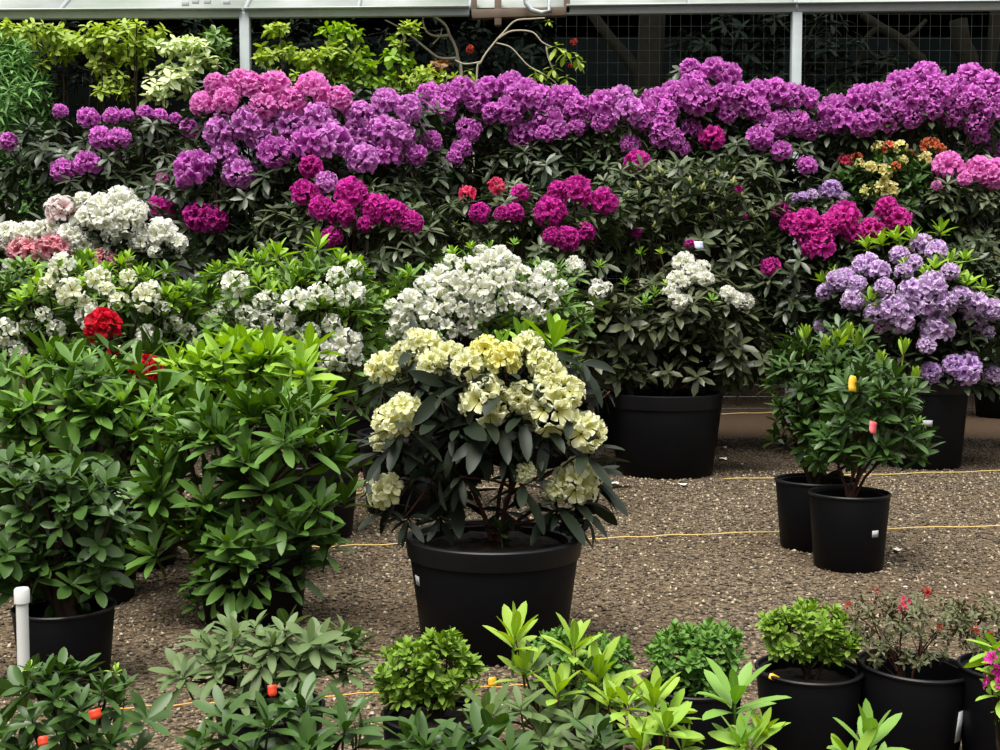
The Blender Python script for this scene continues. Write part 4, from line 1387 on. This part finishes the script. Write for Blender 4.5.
plant('potted_rhododendron', 'dark broad leaved rhododendron in a black pot beside the white standpipe', 3.4, 57,
      [(40, 490, 60, 42), (85, 510, 48, 44), (20, 540, 52, 50), (70, 570, 56, 40)], style(0.085, 0.038, 9, 35, 100, L_MID, nu=5, curl=0.16, droop=0.1), 1.3, inner=0.5, cat='rhododendron',
      pot=dict(R=0.14, H=0.235, sticker=(-150, 0.25, 0.03, 0.03), soil=0.8), low=-0.9,
      shoots=[(x, y, w * 0.8, 'mid') for x, y, w in [(40, 470, 70), (90, 480, 66), (15, 480, 60), (65, 500, 60), (110, 510, 56), (85, 555, 60), (30, 530, 60)]])
# ---- the centre plant
plant('potted_rhododendron', 'cream flowered rhododendron in the big black pot at centre front', 3.8, 494,
      [(430, 400, 62, 44), (500, 385, 66, 48), (560, 405, 54, 48), (495, 445, 98, 48), (420, 485, 42, 34), (565, 492, 46, 34)], style(0.15, 0.042, 8, 55, 118, L_CREAM, nu=5, curl=0.2, droop=0.25, fold=0.3), 1.25, cat='rhododendron',
      pot=dict(R=0.275, H=0.36, lip='band', sticker=(-156, 0.66, 0.035, 0.03), soil=0.9, taper=0.84), kind='cream', nf=13, bark=M_BARK_RED, r0=0.007, nst=6, low=-0.7, clear=0.2, forks=4,
      tr=[(385, 366, 40), (406, 356, 38), (430, 362, 34), (485, 392, 54), (506, 357, 40, 'yellow'), (488, 350, 36, 'yellow'), (520, 392, 36), (547, 402, 56), (552, 375, 40), (585, 422, 46), (525, 345, 36), (394, 414, 44), (380, 437, 24), (384, 486, 42),
          (522, 468, 26), (576, 478, 52), (555, 487, 30), (468, 362, 36), (540, 360, 34), (450, 352, 32), (430, 342, 30), (568, 390, 36), (404, 402, 36), (418, 338, 26), (532, 410, 34), (500, 405, 28)],
      shoots=[(522, 334, 72, 'limewide', (0, 0.3, 1)), (556, 330, 80, 'limewide', (0.2, 0.2, 1)), (500, 338, 54, 'green', (-0.2, 0.3, 1)), (440, 392, 46, 'black'), (450, 425, 60, 'black'), (420, 440, 60, 'black'), (470, 430, 64, 'black'), (505, 445, 60, 'black'), (405, 510, 66, 'black', (-0.2, -0.3, 0.6)), (440, 510, 70, 'black', (0, -0.5, 0.6)),
              (505, 505, 60, 'black', (0, -0.5, 0.6)), (560, 505, 66, 'black', (0.2, -0.4, 0.6)), (595, 512, 72, 'black', (0.5, -0.3, 0.5)), (610, 385, 56, 'black', (0.6, 0, 0.6)), (600, 440, 50, 'black', (0.6, 0, 0.4)), (560, 345, 44, 'black'),
              (378, 385, 50, 'black', (-0.6, 0, 0.5)), (500, 525, 44, 'mid'), (460, 470, 60, 'black'), (540, 440, 56, 'black')])
# ---- two pots on the gravel, right
r2 = style(0.085, 0.026, 10, 25, 95, L_MID, nu=5, curl=0.14)
plant('potted_rhododendron', 'rear one of the two green plants standing on the open gravel', 5.35, 819,
      [(805, 375, 36, 40), (840, 370, 40, 42), (800, 425, 34, 40), (835, 430, 42, 45)], r2, 1.15, cat='rhododendron', pot=dict(R=0.178, H=0.31, sticker=(-97, 0.62, 0.036, 0.03)),
      shoots=[(x, y, w * 1.5, 'sheaf', (0.1, -0.1, 1)) for x, y, w in [(806, 332, 28), (838, 338, 34), (848, 332, 28), (858, 340, 30), (825, 345, 24)]] + [(x, y, w, 'mid') for x, y, w in [(790, 360, 36), (830, 360, 40), (860, 365, 36), (800, 385, 36), (780, 400, 36)]])
plant('potted_rhododendron', 'front one of the two green plants on the open gravel, with pink and yellow tags', 4.95, 853,
      [(870, 400, 48, 38), (890, 430, 38, 40), (850, 440, 42, 36)], r2, 1.1, cat='rhododendron', pot=dict(R=0.163, H=0.315, sticker=(-64, 0.52, 0.034, 0.028)), bark=M_BARK_RED, r0=0.0055, nst=10, low=-0.6,
      tags=[(866, 429, 16, 10, M_PTAG, 'pink plant tag'), (851, 386, 20, 11, M_YTAG, 'yellow plant tag')],
      shoots=[(905, 345, 40, 'sheaf', (0.1, -0.1, 1)), (880, 358, 36, 'sheaf', (0, -0.1, 1)), (915, 375, 38, 'sheaf', (0.2, 0, 1)), (882, 385, 40, 'mid'), (905, 395, 40, 'mid'), (845, 410, 40, 'mid'), (918, 420, 24, 'green'), (860, 385, 36, 'mid')])
# ---- front row of small pots
SMALL = 'small pots in the front row'
box = style(0.026, 0.013, 10, 20, 92, L_BOX, nu=4, curl=0.1, fold=0.3, stack=0.5)
boxd = style(0.026, 0.013, 10, 20, 92, L_BOXD, nu=4, curl=0.1, fold=0.3, stack=0.5)
plant('potted_azalea', 'small bright green azalea in the low black pot before the big centre pot', 2.55, 435,
      [(408, 668, 34, 26), (440, 660, 34, 28), (458, 678, 28, 24), (420, 690, 40, 20)], box, 1.25, cat='azalea', group=SMALL, pot=dict(R=0.117, H=0.22, soil=0.9),
      tags=[(481, 676, 11, 11, M_YTAG, 'yellowed leaf')], shoots=[(445, 638, 20, 'box'), (455, 645, 18, 'box'), (472, 662, 18, 'box'), (432, 655, 18, 'box'), (400, 652, 18, 'box')], r0=0.004)
plant('potted_azalea', 'small dense bright green azalea, left of the twiggy one at right front', 2.86, 815,
      [(786, 634, 25, 26), (814, 630, 33, 27), (841, 640, 21, 23), (810, 650, 32, 14)], box, 1.25, cat='azalea', group=SMALL, pot=dict(R=0.126, H=0.222, soil=0.84), r0=0.004,
      tags=[(775, 660, 8, 16, M_YTAG, 'yellowed leaf')])
plant('potted_azalea', 'twiggy bronze leaved azalea with a few crimson flowers, right front', 2.84, 917,
      [(895, 615, 46, 24), (930, 620, 46, 26), (905, 645, 46, 22), (862, 628, 14, 26)], style(0.020, 0.009, 8, 20, 110, L_BROWN, nu=3, curl=0.15), 0.55, cat='azalea', group=SMALL, pot=dict(R=0.131, H=0.236, soil=0.62, sticker=(-46, 0.5, 0.03, 0.075), tilt=(0, 0.045)),
      kind='coral', nf=4, tr=[(905, 600, 11, 'coral', 4), (902, 606, 9, 'coral', 4), (876, 590, 8, 'brick', 4), (850, 605, 9, 'brick', 4), (940, 626, 8, 'brick', 4), (925, 592, 12, 'brick', 4)], r0=0.0026, nst=12, collar=False, bark=M_BARK_RED)
plant('potted_azalea', 'reddish twiggy azalea in the black pot cut by the right edge', 2.75, 1022,
      [(985, 620, 34, 24), (1020, 615, 36, 30), (1000, 640, 40, 20)], style(0.020, 0.009, 8, 20, 110, L_BROWN, nu=3, curl=0.15), 0.7, cat='azalea', group=SMALL, pot=dict(R=0.118, H=0.26, soil=0.8), kind='brick', nf=4,
      tr=[(975, 628, 10, 'brick', 4), (990, 634, 8, 'brick', 4)], r0=0.0026, nst=10, collar=False, bark=M_BARK_RED)
plant('potted_azalea', 'green azalea in a black pot left of the dense bright one, behind the lime shoots', 2.75, 697,
      [(680, 655, 30, 28), (712, 650, 30, 28), (695, 675, 40, 18)], boxd, 1.3, cat='azalea', group=SMALL, pot=dict(R=0.112, H=0.22, soil=0.88), r0=0.004)
plant('potted_azalea', 'small green azalea half hidden behind the lime shoots, right of the big centre pot', 2.85, 585,
      [(560, 655, 30, 24), (605, 660, 26, 26), (580, 680, 40, 16)], boxd, 1.2, cat='azalea', group=SMALL, pot=dict(R=0.11, H=0.2, soil=0.88), r0=0.004)
# ---- front edge
FRONT = 'leafy plants along the front edge'
plant('potted_rhododendron', 'lime green leafy plant with upright shoots at the bottom centre', 2.3, 560,
      [(540, 710, 55, 40), (590, 715, 45, 40)], style(0.07, 0.022, 8, 30, 95, L_OLIVE, nu=5), 0.5, cat='rhododendron', group=FRONT, pot=dict(R=0.1, H=0.17), low=-0.5, bark=M_BARK_RED, r0=0.004, nst=6,
      shoots=[(515, 625, 92, 'lime', (0.05, -0.05, 1)), (575, 635, 84, 'lime', (0.1, -0.05, 1)), (598, 662, 100, 'lime', (0, -0.1, 1)), (522, 660, 80, 'lime', (-0.1, 0, 1)), (560, 680, 76, 'lime'), (610, 690, 70, 'lime'), (520, 700, 70, 'olive'), (575, 712, 76, 'olive'), (545, 735, 70, 'olive')])
plant('potted_rhododendron', 'lime green shoot plant at the bottom, between centre and the dark small pot', 2.15, 655,
      [(650, 725, 40, 30)], style(0.07, 0.022, 8, 30, 95, L_LIME, nu=5), 0.5, cat='rhododendron', group=FRONT, pot=dict(R=0.09, H=0.15), low=-0.4, bark=M_BARK_RED, r0=0.004, nst=4,
      shoots=[(655, 688, 92, 'lime', (0.05, -0.05, 1)), (640, 735, 90, 'lime', (-0.1, -0.1, 1)), (690, 740, 50, 'lime'), (668, 720, 80, 'limewide')])
plant('potted_rhododendron', 'broad leaved light green shoot before the dense bright azalea pot', 2.1, 738,
      [(738, 735, 34, 28)], style(0.07, 0.022, 8, 30, 95, L_LIME, nu=5), 0.4, cat='rhododendron', group=FRONT, pot=dict(R=0.09, H=0.15), low=-0.4, r0=0.004, nst=3,
      shoots=[(735, 684, 120, 'green', (0, -0.08, 1)), (765, 724, 70, 'lime', (0.2, -0.1, 1)), (740, 730, 90, 'green', (0, -0.1, 1))])
plant('potted_rhododendron', 'single light green rosette at the bottom right, before the twiggy azalea pot', 2.05, 868,
      [(868, 755, 30, 22)], style(0.07, 0.022, 8, 30, 95, L_LIME, nu=5), 0.4, cat='rhododendron', group=FRONT, pot=dict(R=0.09, H=0.14), low=-0.4, r0=0.004, nst=3,
      shoots=[(870, 728, 124, 'green', (0.02, -0.18, 1)), (880, 765, 90, 'green', (0.1, -0.1, 1)), (850, 760, 80, 'green', (-0.3, -0.1, 1))])
plant('potted_azalea', 'pink flowered azalea with pale green leaves at the right edge', 2.1, 1020,
      [(1015, 680, 32, 40), (1020, 730, 30, 30)], style(0.05, 0.022, 7, 35, 100, L_LIME, nu=5), 0.5, cat='azalea', group=FRONT, pot=dict(R=0.09, H=0.15), kind='hotpink', nf=4, low=-0.5, r0=0.004,
      tr=[(999, 660, 32, 'hotpink', 5), (1001, 680, 32, 'hotpink', 5), (1020, 660, 34, 'hotpink', 5)], shoots=[(993, 660, 40, 'limewide', (-0.5, -0.3, 0.6)), (992, 678, 34, 'limewide', (-0.4, -0.3, 0.5))])
olive = style(0.07, 0.024, 9, 35, 105, L_OLIVE, nu=5, curl=0.18, fold=0.3)
plant('potted_rhododendron', 'olive green rhododendron with pale leaves in the left front', 2.65, 265,
      [(230, 655, 60, 32), (290, 650, 62, 36), (330, 660, 36, 30), (250, 690, 70, 28)], olive, 0.6, cat='rhododendron', group=FRONT, pot=dict(R=0.12, H=0.2), low=-0.6, r0=0.005, nst=8,
      shoots=[(x, y, w, 'olive') for x, y, w in [(200, 632, 56), (235, 630, 60), (285, 625, 64), (320, 640, 60), (350, 655, 60), (215, 665, 64), (180, 670, 70), (260, 660, 66), (300, 665, 66), (345, 625, 56, ), (270, 640, 60), (240, 690, 56)]])
plant('potted_rhododendron', 'dark green rosettes with an orange red tag at the bottom left', 2.3, 290,
      [(270, 735, 70, 36), (330, 740, 48, 30)], style(0.085, 0.028, 9, 35, 100, L_MID, nu=5), 0.6, cat='rhododendron', group=FRONT, pot=dict(R=0.1, H=0.16), low=-0.5, r0=0.005, nst=4,
      tags=[(276, 698, 14, 11, M_OTAG, 'orange red plant tag')],
      shoots=[(x, y, w, 'mid') for x, y, w in [(305, 700, 88), (270, 715, 90), (345, 720, 84), (225, 725, 80), (310, 740, 90), (250, 745, 84), (195, 745, 70)]])
plant('potted_rhododendron', 'dark green plant with red tags in the bottom left corner', 2.3, 70,
      [(60, 700, 72, 34), (110, 715, 50, 34), (40, 740, 70, 30)], style(0.075, 0.028, 9, 35, 98, L_MID, nu=5), 0.8, cat='rhododendron', group=FRONT, pot=dict(R=0.11, H=0.17), low=-0.5, r0=0.005, nst=4,
      tags=[(107, 709, 12, 14, M_OTAG, 'red plant tag'), (54, 737, 11, 12, M_OTAG, 'red plant tag')],
      shoots=[(x, y, w, 'mid') for x, y, w in [(105, 682, 64), (55, 690, 66), (80, 700, 66), (125, 680, 50), (30, 715, 64), (65, 725, 70), (110, 735, 76), (20, 745, 66), (140, 745, 60), (75, 665, 40)]] + [(29, 665, 22, 'limewide', (0, 0, 1)), (116, 668, 22, 'limewide', (0.1, 0, 1))])
plant('potted_rhododendron', 'dark green rosettes at the bottom edge before the low bright azalea pot', 2.1, 470,
      [(440, 748, 55, 26), (500, 748, 45, 26), (590, 760, 40, 24)], style(0.08, 0.03, 9, 35, 100, L_MID, nu=5), 0.6, cat='rhododendron', group=FRONT, pot=dict(R=0.1, H=0.15), low=-0.5, r0=0.004, nst=3,
      shoots=[(425, 735, 90, 'mid', (0, -0.15, 1)), (478, 728, 96, 'mid', (0.05, -0.15, 1)), (510, 745, 80, 'mid'), (590, 745, 84, 'dark', (0, -0.2, 1)), (455, 750, 80, 'mid')])
